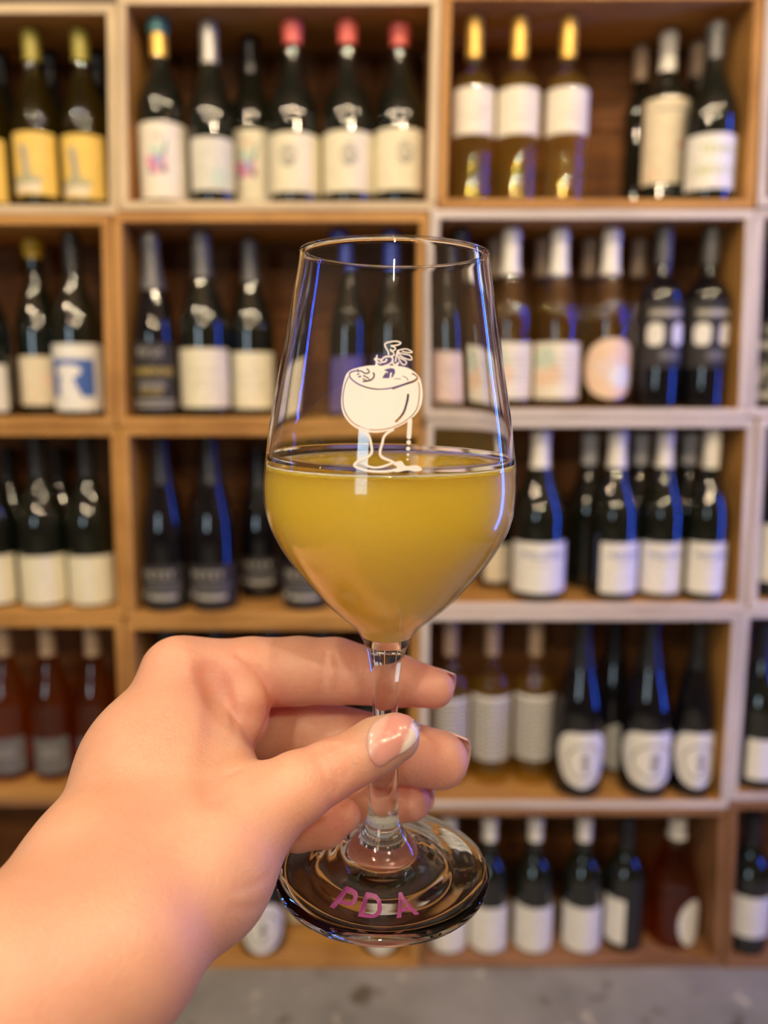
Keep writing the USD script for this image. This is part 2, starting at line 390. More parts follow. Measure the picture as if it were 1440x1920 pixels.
# ------------------------------------------------------------------ bottles
def profile(kind, R, H):
    s = R / 0.041
    rn, rl = 0.0142 * min(s, 1.05), 0.0155 * min(s, 1.05)      # neck, lip
    if kind == 'burgundy':
        p = [(R, .012 / .3 * H), (R, .46 * H), (R * .985, .50 * H), (R * .90, .56 * H), (R * .73, .63 * H), (R * .55, .695 * H), (R * .435, .75 * H), (rn * 1.06, .80 * H), (rn, .86 * H)]
    elif kind == 'champagne':
        p = [(R, .012 / .3 * H), (R, .40 * H), (R * .985, .45 * H), (R * .91, .53 * H), (R * .76, .62 * H), (R * .59, .71 * H), (R * .46, .79 * H), (R * .39, .85 * H), (rn * 1.02, .90 * H)]
    elif kind == 'bordeaux':
        p = [(R, .012 / .3 * H), (R, .60 * H), (R * .985, .625 * H), (R * .88, .665 * H), (R * .66, .70 * H), (R * .47, .725 * H), (rn * 1.08, .76 * H), (rn, .82 * H)]
    else:   # tapered rhone-ish
        p = [(R, .012 / .3 * H), (R, .52 * H), (R * .98, .56 * H), (R * .88, .61 * H), (R * .70, .665 * H), (R * .52, .715 * H), (R * .42, .76 * H), (rn * 1.05, .80 * H), (rn, .86 * H)]
    body = smooth_curve(p, 56)
    low = [(0, .004), (R * .55, .002), (R * .86, 0), (R * .95, .0015), (R * .985, .005)]
    top = [(rn, .945 * H), (rl, .952 * H), (rl * 1.02, .972 * H), (rn * 1.02, .978 * H), (rn * 1.02, .996 * H), (rn * .9, H), (0, H)]
    return np.vstack([low, body, top])


def radius_at(prof, z):
    k = prof[:, 1].argmax()
    o = np.argsort(prof[2:k + 1, 1])
    return np.interp(z, prof[2:k + 1, 1][o], prof[2:k + 1, 0][o])


placed = []


def bottle(cr, px, w, top, d, kind, glass, cap, lab, label, group=None, wine=None):
    """px: pixel x of the axis; w: body width and top: y of the top, in pixels; d: depth behind the crate fronts.
    cap: (material, height share of the bottle); lab: dict(x0, x1, y0, y1 in pixels, paper, shape, prints)"""
    c = CR[cr]
    Y = DW + d
    ymid = {'1': 280, '2': 690, '3': 1050, '4': 1390, '5': 1700}[cr[1]]
    X = at(px, ymid, Y)[0]
    R = w / 2 * mpp(px, ymid, Y)
    X = min(max(X, c['x0'] + R + .003), c['x1'] - R - .003)
    for k in range(60):         # neighbours never touch: step back, then slim down
        hit = [q for q in placed if q[0] == cr and math.hypot(X - q[1], Y - q[2]) < R + q[3] + .0006]
        if not hit:
            break
        if Y + R < DW + CD - .012 and k < 40:
            Y += .002
            X = at(px, ymid, Y)[0]
        else:
            R *= .985
        X = min(max(X, c['x0'] + R + .003), c['x1'] - R - .003)
    ztop = at(px, top, Y)[2]
    H = min(ztop, c['top'] - .006) - c['z']
    t = thing('wine_bottle', label, 'bottle', (X, Y, c['z']), group)
    prof = profile(kind, R, H)
    obj('body', lathe(prof, 64), M[glass], t, 35)
    if wine:
        lev = wine[1] * H
        k = [(0, .006), (R * .85, .004), (R * .955, .008)] + [(q - .0022, z) for q, z in prof[6:] if .01 < z < lev and q > rn_min(prof)]
        rl = radius_at(prof, lev) - .0022
        obj('wine', lathe(k + [(rl, lev), (0, lev)], 40), M[wine[0]], t, 35)
    if cap:
        zc = (1 - cap[1]) * H
        zs = np.linspace(zc, .998 * H, 14)
        o = .0006
        cp = [(radius_at(prof, zs[0]) + .0001, zs[0])] + [(max(radius_at(prof, z), .0128) + o, z) for z in zs] + [(.0128, H + o), (0, H + .0012)]
        obj('capsule', lathe(cp, 32), M[cap[0]], t, 40)
        if len(cap) > 2:
            obj('capsule_top', lathe([(0.0155, .93 * H), (.0172, .94 * H), (.0172, .996 * H), (.0145, H + .002), (0, H + .0026)], 32), M[cap[2]], t, 40)
    if lab:
        Yf = Y - R
        lx0, lx1 = lab.get('x0', px - w / 2), lab.get('x1', px + w / 2)
        sc = mpp(px, ymid, Y)
        a0, a1 = [math.asin(max(-.97, min(.97, (x - px) * sc / R))) for x in (lx0, lx1)]
        if lab.get('full'):
            a0, a1 = -1.75, 1.75
        z1, z0 = at(px, lab['y0'], Yf + .004)[2] - c['z'], at(px, lab['y1'], Yf + .004)[2] - c['z']
        z0 = max(z0, .006)
        z1 = min(z1, (.455 if kind == 'burgundy' else .40 if kind == 'champagne' else .595 if kind == 'bordeaux' else .515) * H + .004)
        wl, hl, ac, zc = (a1 - a0) * R, z1 - z0, (a0 + a1) / 2, (z0 + z1) / 2
        shp = lab.get('shape', 'rect')
        if shp == 'round':
            poly = ellipse(wl, hl, 0, zc)
        elif shp == 'shield':    # rounded, wider at the top
            poly = Polygon(smooth_curve([(-wl * .5, zc + hl * .12), (-wl * .44, zc + hl * .36), (-wl * .25, zc + hl * .49), (0, zc + hl * .5), (wl * .25, zc + hl * .49), (wl * .44, zc + hl * .36), (wl * .5, zc + hl * .12), (wl * .44, zc - hl * .16), (wl * .28, zc - hl * .4), (0, zc - hl * .5), (-wl * .28, zc - hl * .4), (-wl * .44, zc - hl * .16), (-wl * .5, zc + hl * .12)], 60)).buffer(0)
        else:
            poly = rrect(wl, hl, .003, 0, zc)
        lb = obj('label', wrap(poly, R, .0004, ac), M[lab['paper']], t, True)
        for kk, (mk, shape) in enumerate(lab.get('prints', [])):
            # print shapes are given in units of the label: x in [-1, 1], z in [-1, 1]
            g = affinity.translate(affinity.scale(shape, wl / 2, hl / 2, origin=(0, 0)), 0, zc).intersection(poly)
            if not g.is_empty:
                obj('print', wrap(g, R, .0006 + .0001 * kk, ac), M[mk], lb, True)
    placed.append((cr, X, Y, R, label, px, d))
    return t


def rn_min(prof):
    return 0.0145


def lines(rows, wid=1.3, h=.06, gap=None):
    return unary_union([sbox(-wid / 2, z - h / 2, wid / 2, z + h / 2) for z in rows])


def txt(s, w, h, cx=0, cz=0, bold=True):
    g = text_poly(s, 1.0, bold)
    b = g.bounds
    return affinity.translate(affinity.scale(g, w / (b[2] - b[0]), h / (b[3] - b[1]), origin=(0, 0)), cx, cz)


random.seed(4)
dots = lambda n, w, h, cx, cz, r, seed: unary_union([Point(cx + random.Random(seed * 99 + i).uniform(-w, w), cz + random.Random(seed * 77 + i).uniform(-h, h)).buffer(r) for i in range(n)])
YL = [('mutedgrey', Polygon([(-.30, .58), (-.05, .60), (0, .2), (.05, -.2), (.15, -.55), (-.25, -.55), (-.2, -.1)])), ('olivegrey', unary_union([sbox(-.72, -.62, .45, -.42), ellipse(.5, .3, -.1, -.4)])),
      ('white', unary_union([sbox(-.6 + .17 * i, -.92, -.5 + .17 * i, -.62) for i in range(6)]))]
PIC = [('redprint', txt('CUVE', .36, .13, -.02, .62)), ('mint', ellipse(.6, .4, -.1, .25)), ('pink', unary_union([ellipse(.42, .36, -.32, -.04), ellipse(.4, .34, -.15, -.2), ellipse(.2, .3, .28, .0)])), ('skyprint', ellipse(.34, .3, .04, .0)), ('teal', unary_union([ellipse(.18, .14, -.38, -.28), Polygon([(.22, .15), (.42, .6), (.5, .6), (.36, .1)])])), ('mauve', ellipse(.28, .24, .28, -.22))]
MOTIF = [('mutedgrey', unary_union([Point(0, .1).buffer(.34).difference(Point(0, .1).buffer(.26)), Point(.02, .1).buffer(.14).difference(Point(.04, .14).buffer(.07)), LineString([(-.2, .2), (-.05, .3), (.15, .22)]).buffer(.035), LineString([(-.18, -.02), (.0, -.14), (.2, 0)]).buffer(.04)]))]
CLR = [('greyprint', txt('ARIS', .34, .10, .2, .05, False)), ('mutedgrey', lines([-.28], .5, .035))]
WHT = [('navyprint', txt('PHILIPPE', 1.25, .26, .0, .5)), ('mutedgrey', lines([.12], .9, .03))]
RNG = [('mutedgrey', ellipse(1.4, 1.3, .05, -.06).difference(ellipse(1.22, 1.12, .05, -.06))), ('greylabel', unary_union([ellipse(.30, .26, .08, .12), Polygon([(-.06, -.05), (.22, -.02), (.14, -.45), (-.02, -.4)])]))]
DKT = [('greyprint', txt('PETIT', 1.3, .36, -.1, .52)), ('dimgrey', lines([.1, -.12, -.34], 1.5, .10)), ('greyprint', unary_union([ellipse(.3, .34, -.75, -.55), sbox(-.5, -.72, .6, -.5)]))]
GOLDT = [('greylabel', txt('Brut', .9, .26, 0, .72)), ('goldprint', txt('CHAMPAGNE', 1.6, .22, 0, .15)), ('greylabel', lines([-.2, -.3], 1.0, .06)), ('goldprint', txt('ROSE', .8, .14, 0, -.45)), ('greylabel', lines([-.72, -.86], 1.7, .09))]
GRID = [('greylabel', unary_union([LineString([(-.86 + .43 * i, .84 - .155 * j), (-.70 + .43 * i, .78 - .155 * j), (-.52 + .43 * i, .84 - .155 * j)]).buffer(.055) for i in range(4) for j in range(12)]))]
BWL = [('blue', sbox(-1, -.58, 1, .56)), ('white', unary_union([ellipse(1.1, .40, -.1, .2), Polygon([(-.52, -.6), (.45, -.6), (.2, -.2), (.06, .1), (-.4, .1), (-.5, -.2)])]))]
CRM = [('mutedgrey', unary_union([txt('Domaine', .9, .10, 0, .25, False), lines([-.1, -.25], .9, .02)]))]
FLW = [('mint', dots(5, .5, .3, -.45, .45, .22, 3)), ('peach', dots(5, .4, .4, -.35, -.35, .22, 5)), ('mutedgrey', lines([.5, .3, .1, -.1, -.3], .9, .03))]
OVAL = [('rosepaper', dots(5, .35, .35, -.2, .1, .2, 8)), ('white', ellipse(.8, .8, .3, -.25))]
EB = [('greyprint', lines([.62], 1.2, .18)), ('white', rrect(.56, .66, .2, -.38, .0)), ('white', rrect(.50, .66, .2, .46, .0)), ('dimgrey', sbox(-.2, -.75, .6, -.5))]
TMP = [('greenprint', unary_union([txt('TEMPS', 1.15, .28, .05, .45), txt('CREVETTE', 1.4, .28, 0, -.32)]))]
BGE = [('beige', lines([.55, .4], 1.2, .06)), ('redprint', ellipse(.24, .16, .35, -.1)), ('peach', ellipse(.5, .16, -.55, -.78)), ('mutedgrey', lines([.72], 1.0, .06))]
SID = [('greyprint', unary_union([txt('TERROIR', 1.5, .22, 0, .75), sbox(-.95, .3, .95, .48), txt('NATURE', 1.4, .3, 0, -.2), dots(14, .8, .3, 0, -.35, .08, 2), sbox(-.95, -.95, .95, -.75)])), ]

B = bottle
# top row, leftmost crate
for px, y0, y1, lab in ((-22, 258, 378, 'olive-green bottle with yellow label, half cut off by the left edge of the photo'), (72, 247, 366, 'olive-green bottle with yellow picture label, middle of the three yellow ones'), (162, 252, 373, 'olive-green bottle with yellow picture label, nearest the first upright of the top row')):
    B('A1', px, 86, 48, .052, 'burgundy', 'green', ('olivefoil', .17), dict(x0=px - 41, x1=px + 39, y0=y0, y1=y1, paper='yellow', prints=YL), lab, 'yellow-labelled bottles in the top left crate', ('green_wine', .78))
for px, where in ((14, 'near the left edge'), (104, 'between two yellow labels'), (192, 'beside the upright')):
    B('A1', px, 80, 90, .136, 'burgundy', 'dark', ('blackfoil', .2), None, f'dark bottle standing behind the yellow-labelled bottles, {where}', 'dark bottles behind the yellow labels')
# top row, second crate
B('B1', 295, 86, 34, .046, 'rhone', 'dark', ('goldfoil', .19, 'tealfoil'), dict(full=1, y0=228, y1=374, paper='warmwhite', prints=[(m, affinity.scale(s, .52, 1, origin=(0, 0))) for m, s in PIC]), 'tall dark bottle with pink-and-blue picture label and teal-topped gold capsule')
B('B1', 399, 87, 38, .052, 'burgundy', 'dark', ('silverfoil', .22), dict(x0=364, x1=441, y0=257, y1=357, paper='greyish', prints=[('mint', ellipse(.8, .7, .25, -.5))]), 'dark bottle with silver capsule and plain pale grey label')
B('B1', 474, 86, 62, .104, 'rhone', 'dark', ('blackfoil', .2), dict(full=1, y0=243, y1=378, paper='cream', prints=[(m, affinity.scale(affinity.translate(s, -.1, 0), .52, 1, origin=(0, 0))) for m, s in PIC]), 'black-capped bottle with dark purple picture label, left of the red caps')
for px, t, y0, y1, mx, lab in ((552, 25, 248, 360, -.085, 'red-wax-capped bottle with round grey motif, left one of three'), (653, 22, 245, 359, .05, 'red-wax-capped bottle with round grey motif, middle one of three'), (753, 18, 240, 356, .13, 'red-wax-capped bottle with round grey motif, right one of three')):
    B('B1', px, 95, t, .052, 'burgundy', 'dark', ('redwax', .115, 'redwax'), dict(x0=px - 47, x1=px + 47, full=1, y0=y0, y1=y1, paper='cream', prints=[(m, affinity.translate(affinity.scale(s, .56, 1.1, origin=(0, 0)), mx, .10)) for m, s in MOTIF]), lab, 'red-wax-capped bottles')
# top row, third crate
for px, t, y0, y1, lab in ((886, 22, 156, 252, 'clear bottle of straw wine with gold capsule, leftmost of three'), (969, 21, 154, 252, 'clear bottle of straw wine with gold capsule, middle of three'), (1059, 20, 152, 250, 'clear bottle of straw wine with gold capsule, nearest the empty space')):
    B('C1', px, 80, t, .055, 'bordeaux', 'clear', ('goldfoil', .21), dict(x0=px - 40, x1=px + 40, y0=y0, y1=y1, paper='warmwhite', prints=CLR), lab, 'gold-capped white wines', ('white_wine', .70))
B('C1', 1335, 94, 45, .043, 'burgundy', 'dark', ('greyfoil', .2), dict(x0=1284, x1=1386, y0=250, y1=354, paper='white', prints=TMP), 'dark bottle with green capitals on a white label, rightmost in the top row')
B('C1', 1243, 86, 18, .088, 'bordeaux', 'dark', ('whitefoil', .22), dict(x0=1196, x1=1290, y0=180, y1=344, paper='beige', prints=BGE), 'dark square-shouldered bottle with tall beige label and white capsule')
B('C1', 1194, 66, 70, .148, 'bordeaux', 'dark', ('tanfoil', .2), None, 'tan-capped dark bottle behind the tall beige label')
B('C1', 1304, 66, 62, .142, 'bordeaux', 'dark', ('tanfoil', .2), None, 'tan-capped dark bottle behind the white label with green capitals')
# second row, leftmost crate
B('A2', -22, 88, 452, .06, 'burgundy', 'dark', ('whitefoil', .26), dict(x0=-60, x1=19, y0=683, y1=772, paper='white'), 'white-capped dark bottle cut by the left edge, above the three cream labels')
B('A2', 78, 84, 447, .110, 'burgundy', 'dark', ('yellowwax', .10, 'yellowwax'), dict(x0=52, x1=112, y0=668, y1=760, paper='beige', prints=[('peach', ellipse(.5, .6, .6, 0))]), 'yellow-wax-topped dark bottle with cream label')
B('A2', 148, 88, 424, .050, 'burgundy', 'dark', ('blackfoil', .2), dict(x0=103, x1=193, full=1, y0=645, y1=770, paper='white', prints=[(m, affinity.scale(s, .57, 1, origin=(0, 0))) for m, s in BWL]), 'dark bottle with blue and white label')
# second row, second crate
B('B2', 288, 80, 440, .042, 'champagne', 'black', ('greyfoil', .30), dict(x0=246, x1=327, y0=640, y1=770, paper='blacklabel', prints=GOLDT), 'black sparkling-wine bottle with gold lettering')
B('B2', 386, 92, 436, .052, 'burgundy', 'dark', ('greyfoil', .24), dict(x0=338, x1=432, y0=653, y1=764, paper='cream', prints=CRM), 'grey-capped dark bottle with cream label, nearer the gold-lettered one', 'cream-label bottles left of the glass')
B('B2', 474, 84, 450, .066, 'burgundy', 'dark', ('greyfoil', .24), dict(x0=432, x1=517, y0=660, y1=766, paper='cream', prints=CRM), 'grey-capped dark bottle with cream label, nearer the wine glass', 'cream-label bottles left of the glass')
for px, lab in ((638, 'blue-capped dark bottle with violet label, left one seen through the glass'), (738, 'blue-capped dark bottle with violet label, right one seen through the glass')):
    B('B2', px, 90, 424, .055, 'burgundy', 'dark', ('bluefoil', .2), dict(x0=px - 38, x1=px + 38, y0=668, y1=772, paper='violet'), lab, 'blue-capped bottles behind the glass')
# second row, third crate
B('C2', 851, 84, 418, .06, 'burgundy', 'dark', ('blackfoil', .2), dict(x0=812, x1=886, y0=658, y1=752, paper='rosepaper', prints=[('mutedgrey', lines([.3, .1], .9, .04))]), 'black-capped dark bottle with pale pink label, seen through the right of the glass')
for px, t, pr, shp, lab in ((953, 415, FLW, 'rect', 'white-capped clear bottle with printed label, at the glass edge'), (1042, 415, FLW, 'rect', 'white-capped clear bottle with rectangular floral label, between glass and oval label'), (1136, 415, OVAL, 'round', 'white-capped clear bottle with peach oval label')):
    B('C2', px, 86, t, .055, 'burgundy', 'clear', ('whitefoil', .25), dict(x0=px - 46, x1=px + 46, y0=634 if shp == 'round' else 642, y1=748, paper='peach' if shp == 'round' else 'warmwhite', shape=shp, prints=pr), lab, None, ('rose_wine', .72))
for px, cp, where in ((925, 'tanfoil', 'at the glass rim'), (1012, 'tanfoil', 'left of the floral label'), (1098, 'tanfoil', 'left of the oval label'), (1188, 'tanfoil', 'right of the oval label')):
    B('C2', px, 76, 442, .143, 'burgundy', 'clear', (cp, .22), None, f'clear bottle standing behind the white-capped bottles, {where}', 'clear bottles behind the white caps', ('rose_wine', .72))
for px, lab in ((1232, 'black square-shouldered bottle with two white blocks on its label, next to the oval label'), (1320, 'black square-shouldered bottle with two white blocks on its label, against the crate side')):
    B('C2', px, 80, 424, .046, 'bordeaux', 'black', ('greyfoil', .2), dict(x0=px - 40, x1=px + 40, y0=562, y1=690, paper='blacklabel', prints=EB), lab, 'black bottles with white blocks')
B('D2', 1444, 90, 430, .055, 'bordeaux', 'black', ('greyfoil', .2), dict(x0=1402, x1=1488, y0=600, y1=752, paper='blacklabel', prints=SID), 'black bottle covered in grey print, cut by the right edge of the photo')
# middle row
for px, lab in ((-10, 'dark bottle with plain cream label, cut by the left edge in the middle row'), (84, 'dark bottle with plain cream label, central one of the middle left crate'), (174, 'dark bottle with plain cream label beside the middle-row upright')):
    B('A3', px, 88, 815, .052, 'burgundy', 'dark', ('blackfoil', .22), dict(x0=px - 43, x1=px + 43, y0=1043, y1=1139, paper='cream'), lab, 'plain cream-label bottles')
for px, where in ((30, 'further left'), (122, 'further right')):
    B('A3', px, 76, 840, .137, 'burgundy', 'dark', ('blackfoil', .2), None, f'dark bottle standing behind the plain cream labels, {where}', 'dark bottles behind the cream labels')
for px, d, w, lab in ((306, .044, 84, 'black bottle with grey lettering low on its body, first in its crate'), (401, .046, 88, 'black bottle with grey lettering low on its body, second in its crate'), (490, .125, 80, 'black bottle with grey lettering set back on the shelf, nearest the wine'), (572, .052, 86, 'black bottle with grey lettering partly hidden by the wine')):
    B('B3', px, w, 815 if d < .1 else 840, d, 'champagne', 'black', ('blackfoil', .26), dict(x0=px - w * .46, x1=px + w * .46, y0=1060 if d < .1 else 1045, y1=1134 if d < .1 else 1103, paper='blacklabel', prints=DKT), lab)
B('C3', 930, 66, 850, .132, 'burgundy', 'dark', ('blackfoil', .2), dict(x0=905, x1=957, y0=1020, y1=1090, paper='beige'), 'dark bottle with beige label set back, half behind the wine')
for px, w, lab in ((1007, 102, 'white-capped dark bottle with blue-lettered label, nearest the wine glass'), (1147, 92, 'white-capped dark bottle with blue-lettered label, standing just right of the shelf gap'), (1235, 84, 'white-capped dark bottle with blue-lettered label, second from the crate side'), (1320, 74, 'white-capped dark bottle with blue-lettered label, touching the crate side')):
    B('C3', px, w, 805, {1235: .060, 1320: .042}.get(px, .052), 'burgundy', 'dark', ('whitefoil', .22), dict(x0=px - w * .47 if px != 1147 else 1116, x1=px + w * .47, y0=1018, y1=1112, paper='white', prints=WHT), lab, 'blue-lettered white labels')
for px, where in ((1098, 'at the shelf gap'), (1192, 'second from the gap'), (1282, 'nearest the crate side')):
    B('C3', px, 78, 812, .137, 'burgundy', 'dark', ('whitefoil', .2), None, f'white-capped dark bottle standing behind the blue-lettered labels, {where}', 'bottles behind the blue-lettered labels')
B('D3', 1452, 88, 815, .055, 'burgundy', 'dark', ('whitefoil', .2), dict(x0=1414, x1=1492, y0=985, y1=1092, paper='white'), 'white-capped dark bottle cut by the right edge in the middle row')
# fourth row
for px, lab in ((22, 'brown bottle with faint grey label, cut by the left edge'), (103, 'brown bottle with faint grey label, middle of three left of the wrist'), (185, 'brown bottle with faint grey label, nearest the wrist')):
    B('A4', px, 78, 1168, .07, 'burgundy', 'amber', ('tanfoil', .2), dict(x0=px - 26, x1=px + 34, y0=1385, y1=1450, paper='dimgrey', prints=[('greylabel', txt('BRUN', .9, .5, 0, .2))]), lab, 'brown bottles left of the wrist', ('rose_wine', .7))
for px, where in ((315, 'above the index knuckle'), (410, 'behind the back of the index finger'), (510, 'behind the middle of the index finger'), (610, 'behind the index fingertip joint'), (705, 'behind the glass stem')):
    B('B4', px, 84, 1172, .055, 'burgundy', 'dark', ('blackfoil', .2), None, f'dark bottle almost hidden by hand and glass, {where}', 'dark bottles behind the hand')
for px, y0, y1, lab in ((842, 1310, 1412, 'clear bottle with grey-patterned white label, beside the fingertips'), (919, 1307, 1425, 'clear bottle with grey-patterned white label, middle of three'), (998, 1305, 1424, 'clear bottle with grey-patterned white label, next to the round labels')):
    B('C4', px, 73, 1165, .088, 'bordeaux', 'clear', ('tanfoil', .2), dict(x0=px - 36, x1=px + 36, y0=y0, y1=y1, paper='white', prints=GRID), lab, 'patterned-label white wines', ('white_wine', .62))
for px, x0, x1, d, lab in ((1084, 1043, 1124, .052, 'stout dark bottle with round white label, leftmost of three'), (1209, 1161, 1257, .050, 'stout dark bottle with round white label, middle of three'), (1300, 1261, 1342, .043, 'stout dark bottle with round white label, by the crate side')):
    B('C4', px, 92 if px != 1300 else 74, 1165, d, 'champagne', 'black', ('blackfoil', .26), dict(x0=x0, x1=x1, y0=1374, y1=1476, paper='white', shape='shield', prints=RNG), lab, 'round-label dark bottles')
B('C4', 1144, 72, 1170, .140, 'champagne', 'black', ('blackfoil', .26), dict(x0=1118, x1=1170, y0=1357, y1=1452, paper='greyish', shape='round'), 'stout dark bottle with greyish label set back between two round labels')
B('D4', 1415, 92, 1170, .055, 'burgundy', 'dark', ('blackfoil', .22), dict(x0=1385, x1=1437, y0=1387, y1=1461, paper='white'), 'dark bottle with small square white label near the right edge')
# bottom row
B('B5', 492, 86, 1525, .055, 'champagne', 'black', ('blackfoil', .26), dict(x0=456, x1=532, y0=1688, y1=1786, paper='white', shape='round', prints=RNG), 'black bottle with round white label on the floor-level shelf, beside the wrist')
B('B5', 556, 72, 1530, .138, 'champagne', 'black', ('blackfoil', .26), dict(x0=528, x1=585, y0=1660, y1=1738, paper='beige', shape='round'), 'black bottle with round label set back behind the glass foot')
B('B5', 715, 84, 1525, .055, 'champagne', 'black', ('blackfoil', .26), dict(x0=680, x1=750, y0=1690, y1=1786, paper='white', shape='round', prints=RNG), 'black bottle with round white label directly below the glass foot')
for px, cp, lab in ((838, 'whitefoil', 'floor-level dark bottle with plain white label, partly behind the glass foot'), (915, 'whitefoil', 'floor-level dark bottle with plain white label and white cap, right beside the glass foot'), (999, 'whitefoil', 'floor-level dark bottle with plain white label and white cap, middle of the right group'), (1089, 'whitefoil', 'floor-level dark bottle with plain white label and white cap, left of the turned bottle')):
    B('C5', px, 74, 1534, .054, 'rhone', 'dark', (cp, .16), dict(x0=px - 36, x1=px + 37, y0=1702, y1=1789, paper='white'), lab, 'plain white-label bottles on the floor')
B('C5', 1168, 76, 1532, .060, 'rhone', 'dark', ('blackfoil', .2), dict(x0=1131, x1=1160, y0=1688, y1=1770, paper='white'), 'floor-level dark bottle turned so only a strip of label shows')
B('C5', 1268, 92, 1532, .075, 'champagne', 'amber', ('whitefoil', .15), dict(x0=1262, x1=1308, y0=1688, y1=1774, paper='white', shape='round'), 'floor-level amber bottle with half a white oval label', None, ('rose_wine', .45))
B('D5', 1398, 82, 1525, .055, 'rhone', 'dark', ('blackfoil', .2), dict(x0=1360, x1=1430, y0=1683, y1=1757, paper='white'), 'floor-level dark bottle with white label at the lower right')


# ------------------------------------------------------------------ the wine glass (all measures from the photograph, at distance DG)
GB, GT = at(716, 1640, DG), at(739.5, 478, DG)
GA = (GT - GB) / np.linalg.norm(GT - GB)              # axis, leaning a degree to the right
GX = np.cross(GA, [0, -1, 0]); GX /= np.linalg.norm(GX)
GX = -GX if GX[0] < 0 else GX
GY = np.cross(GA, GX)                                  # away from the viewer
GROT = np.stack([GX, GY, GA], 1)


def s_of(y):
    """height on the glass axis seen at pixel row y"""
    x = 716 + (1640 - y) * (23.5 / 1162)
    d = rays(x, y)
    # nearest point on the axis to the ray
    n = np.cross(d, GA)
    w0 = CAM - GB
    a, b, c, e, f_ = d @ d, d @ GA, GA @ GA, d @ w0, GA @ w0
    t = (b * f_ - c * e) / (a * c - b * b)
    return float((CAM + t * d - GB) @ GA)


def r_of(y, half):
    """radius of a round section whose half-width at pixel row y is half pixels"""
    d = GB + GA * s_of(y) - CAM
    return float(np.linalg.norm(d) * math.sin(math.atan(half * np.linalg.norm(rays(720, y)) ** -1 / FPX)))


OUT = [(1206, 42), (1192, 49), (1175, 61), (1147, 93), (1119, 124), (1090, 150), (1062, 174), (1035, 195), (1010, 211), (975, 228), (940, 236.5), (912, 238.5), (875, 237), (840, 233), (795, 227.5), (740, 219), (680, 209), (620, 200), (560, 190.5), (510, 182), (484, 178.5), (478, 177.5)]
outer = np.array([(r_of(y, h), s_of(y)) for y, h in OUT])
oc = smooth_curve(outer, 90)
SB = 0.0
SRIM = oc[-1, 1]
WALL = 0.0010
tg = np.gradient(oc, axis=0)
tg /= np.linalg.norm(tg, axis=1)[:, None]
nrm = np.stack([-tg[:, 1], tg[:, 0]], 1)               # inwards
wt = np.where(oc[:, 1] < s_of(868.5) + .001, .00035, WALL)
inner = oc + nrm * wt[:, None]
S_IN = s_of(1197)                                      # the lowest point inside the bowl
inner = inner[(inner[:, 1] > S_IN + .0006) & (inner[:, 0] > .0012)]
S_W = s_of(868.5)                                      # wine level
S_J = oc[0, 1]                                         # bowl meets stem here
rim = []
ro, ri = oc[-1], inner[-1]
cm, rr = (ro + ri) / 2, np.linalg.norm(ro - ri) / 2
for a in np.linspace(0, math.pi, 9)[1:-1]:
    rim.append((cm[0] + rr * math.cos(a) * 1.5, cm[1] + rr * math.sin(a) * 1.6))

glass_clear = mat('glass_solid', {'p': ('glass_bsdf', {'color': (0.985, 0.99, 0.985), 'roughness': 0.0, 'IOR': 1.5})}, surface='p.BSDF')
glass_bowl = mat('glass_bowl', {'t': ('transparent_bsdf', {'color': (.985, .985, .98)}), 'gl': ('glossy_bsdf', {'color': (1, 1, 1), 'roughness': 0.08}),
                                'lw': ('layer_weight', {'blend': 0.5}), 'pw': ('math', {'math_type': 'power', 'value2': 4.0}),
                                'ma': ('math', {'math_type': 'multiply_add', 'value2': .60, 'value3': .022}), 'mx': ('mix_closure', {}),
                                'g': ('glass_bsdf', {'color': (.99, .99, .99), 'roughness': 0.0, 'IOR': 1.48}), 'tc': ('texture_coordinate', {}), 'sx': ('separate_xyz', {}),
                                'hi': ('math', {'math_type': 'greater_than', 'value2': S_W + .0012}), 'm2': ('mix_closure', {})},
                 [('lw.facing', 'pw.value1'), ('pw.value', 'ma.value1'), ('ma.value', 'mx.fac'), ('t.BSDF', 'mx.closure1'), ('gl.BSDF', 'mx.closure2'),
                  ('tc.object', 'sx.vector'), ('sx.z', 'hi.value1'), ('hi.value', 'm2.fac'), ('mx.closure', 'm2.closure1'), ('g.BSDF', 'm2.closure2')], 'm2.closure')
wine_mat = mat('cloudy_gold_wine', {'p': ('principled_bsdf', {'base_color': (0.89, 0.51, 0.04), 'roughness': 0.40, 'ior': 1.34, 'subsurface_weight': 1.0, 'subsurface_radius': (1.0, 1.0, 1.0), 'subsurface_scale': 0.006})}, surface='p.BSDF')
wine_top_mat = mat('wine_surface', {'p': ('principled_bsdf', {'base_color': (0.89, 0.51, 0.04), 'roughness': 0.015, 'ior': 1.34, 'subsurface_weight': 1.0, 'subsurface_radius': (1.0, 1.0, 1.0), 'subsurface_scale': 0.006})}, surface='p.BSDF')
print_white = speckled('glass_print_white', (0.72, 0.67, 0.66), 0.6, .02)
print_purple = speckled('glass_print_purple', (0.17, 0.027, 0.12), 0.5, .05)

glass = UsdGeom.Xform.Define(stage, '/World/wine_glass')
m4 = np.eye(4); m4[:3, :3] = GROT; m4[:3, 3] = GB
glass.AddTransformOp().Set(Gf.Matrix4d(*m4.T.ravel().tolist()))
glass = tag(glass.GetPrim(), 'stemmed wine glass with a white printed goblet drawing, held up by the hand', 'wine glass')
bowl_prof = [(0, S_IN)] + [(inner[0, 0] * k, S_IN + .0006 * k * k) for k in (.35, .7)] + list(map(tuple, inner)) + rim[::-1] + list(map(tuple, oc[::-1]))
# closed round the wall; open at the foot of the outer wall, where the stem carries on
bm = lathe([(r, s) for r, s in bowl_prof][::-1], 160)
obj('bowl', bm, glass_bowl, glass, 35)

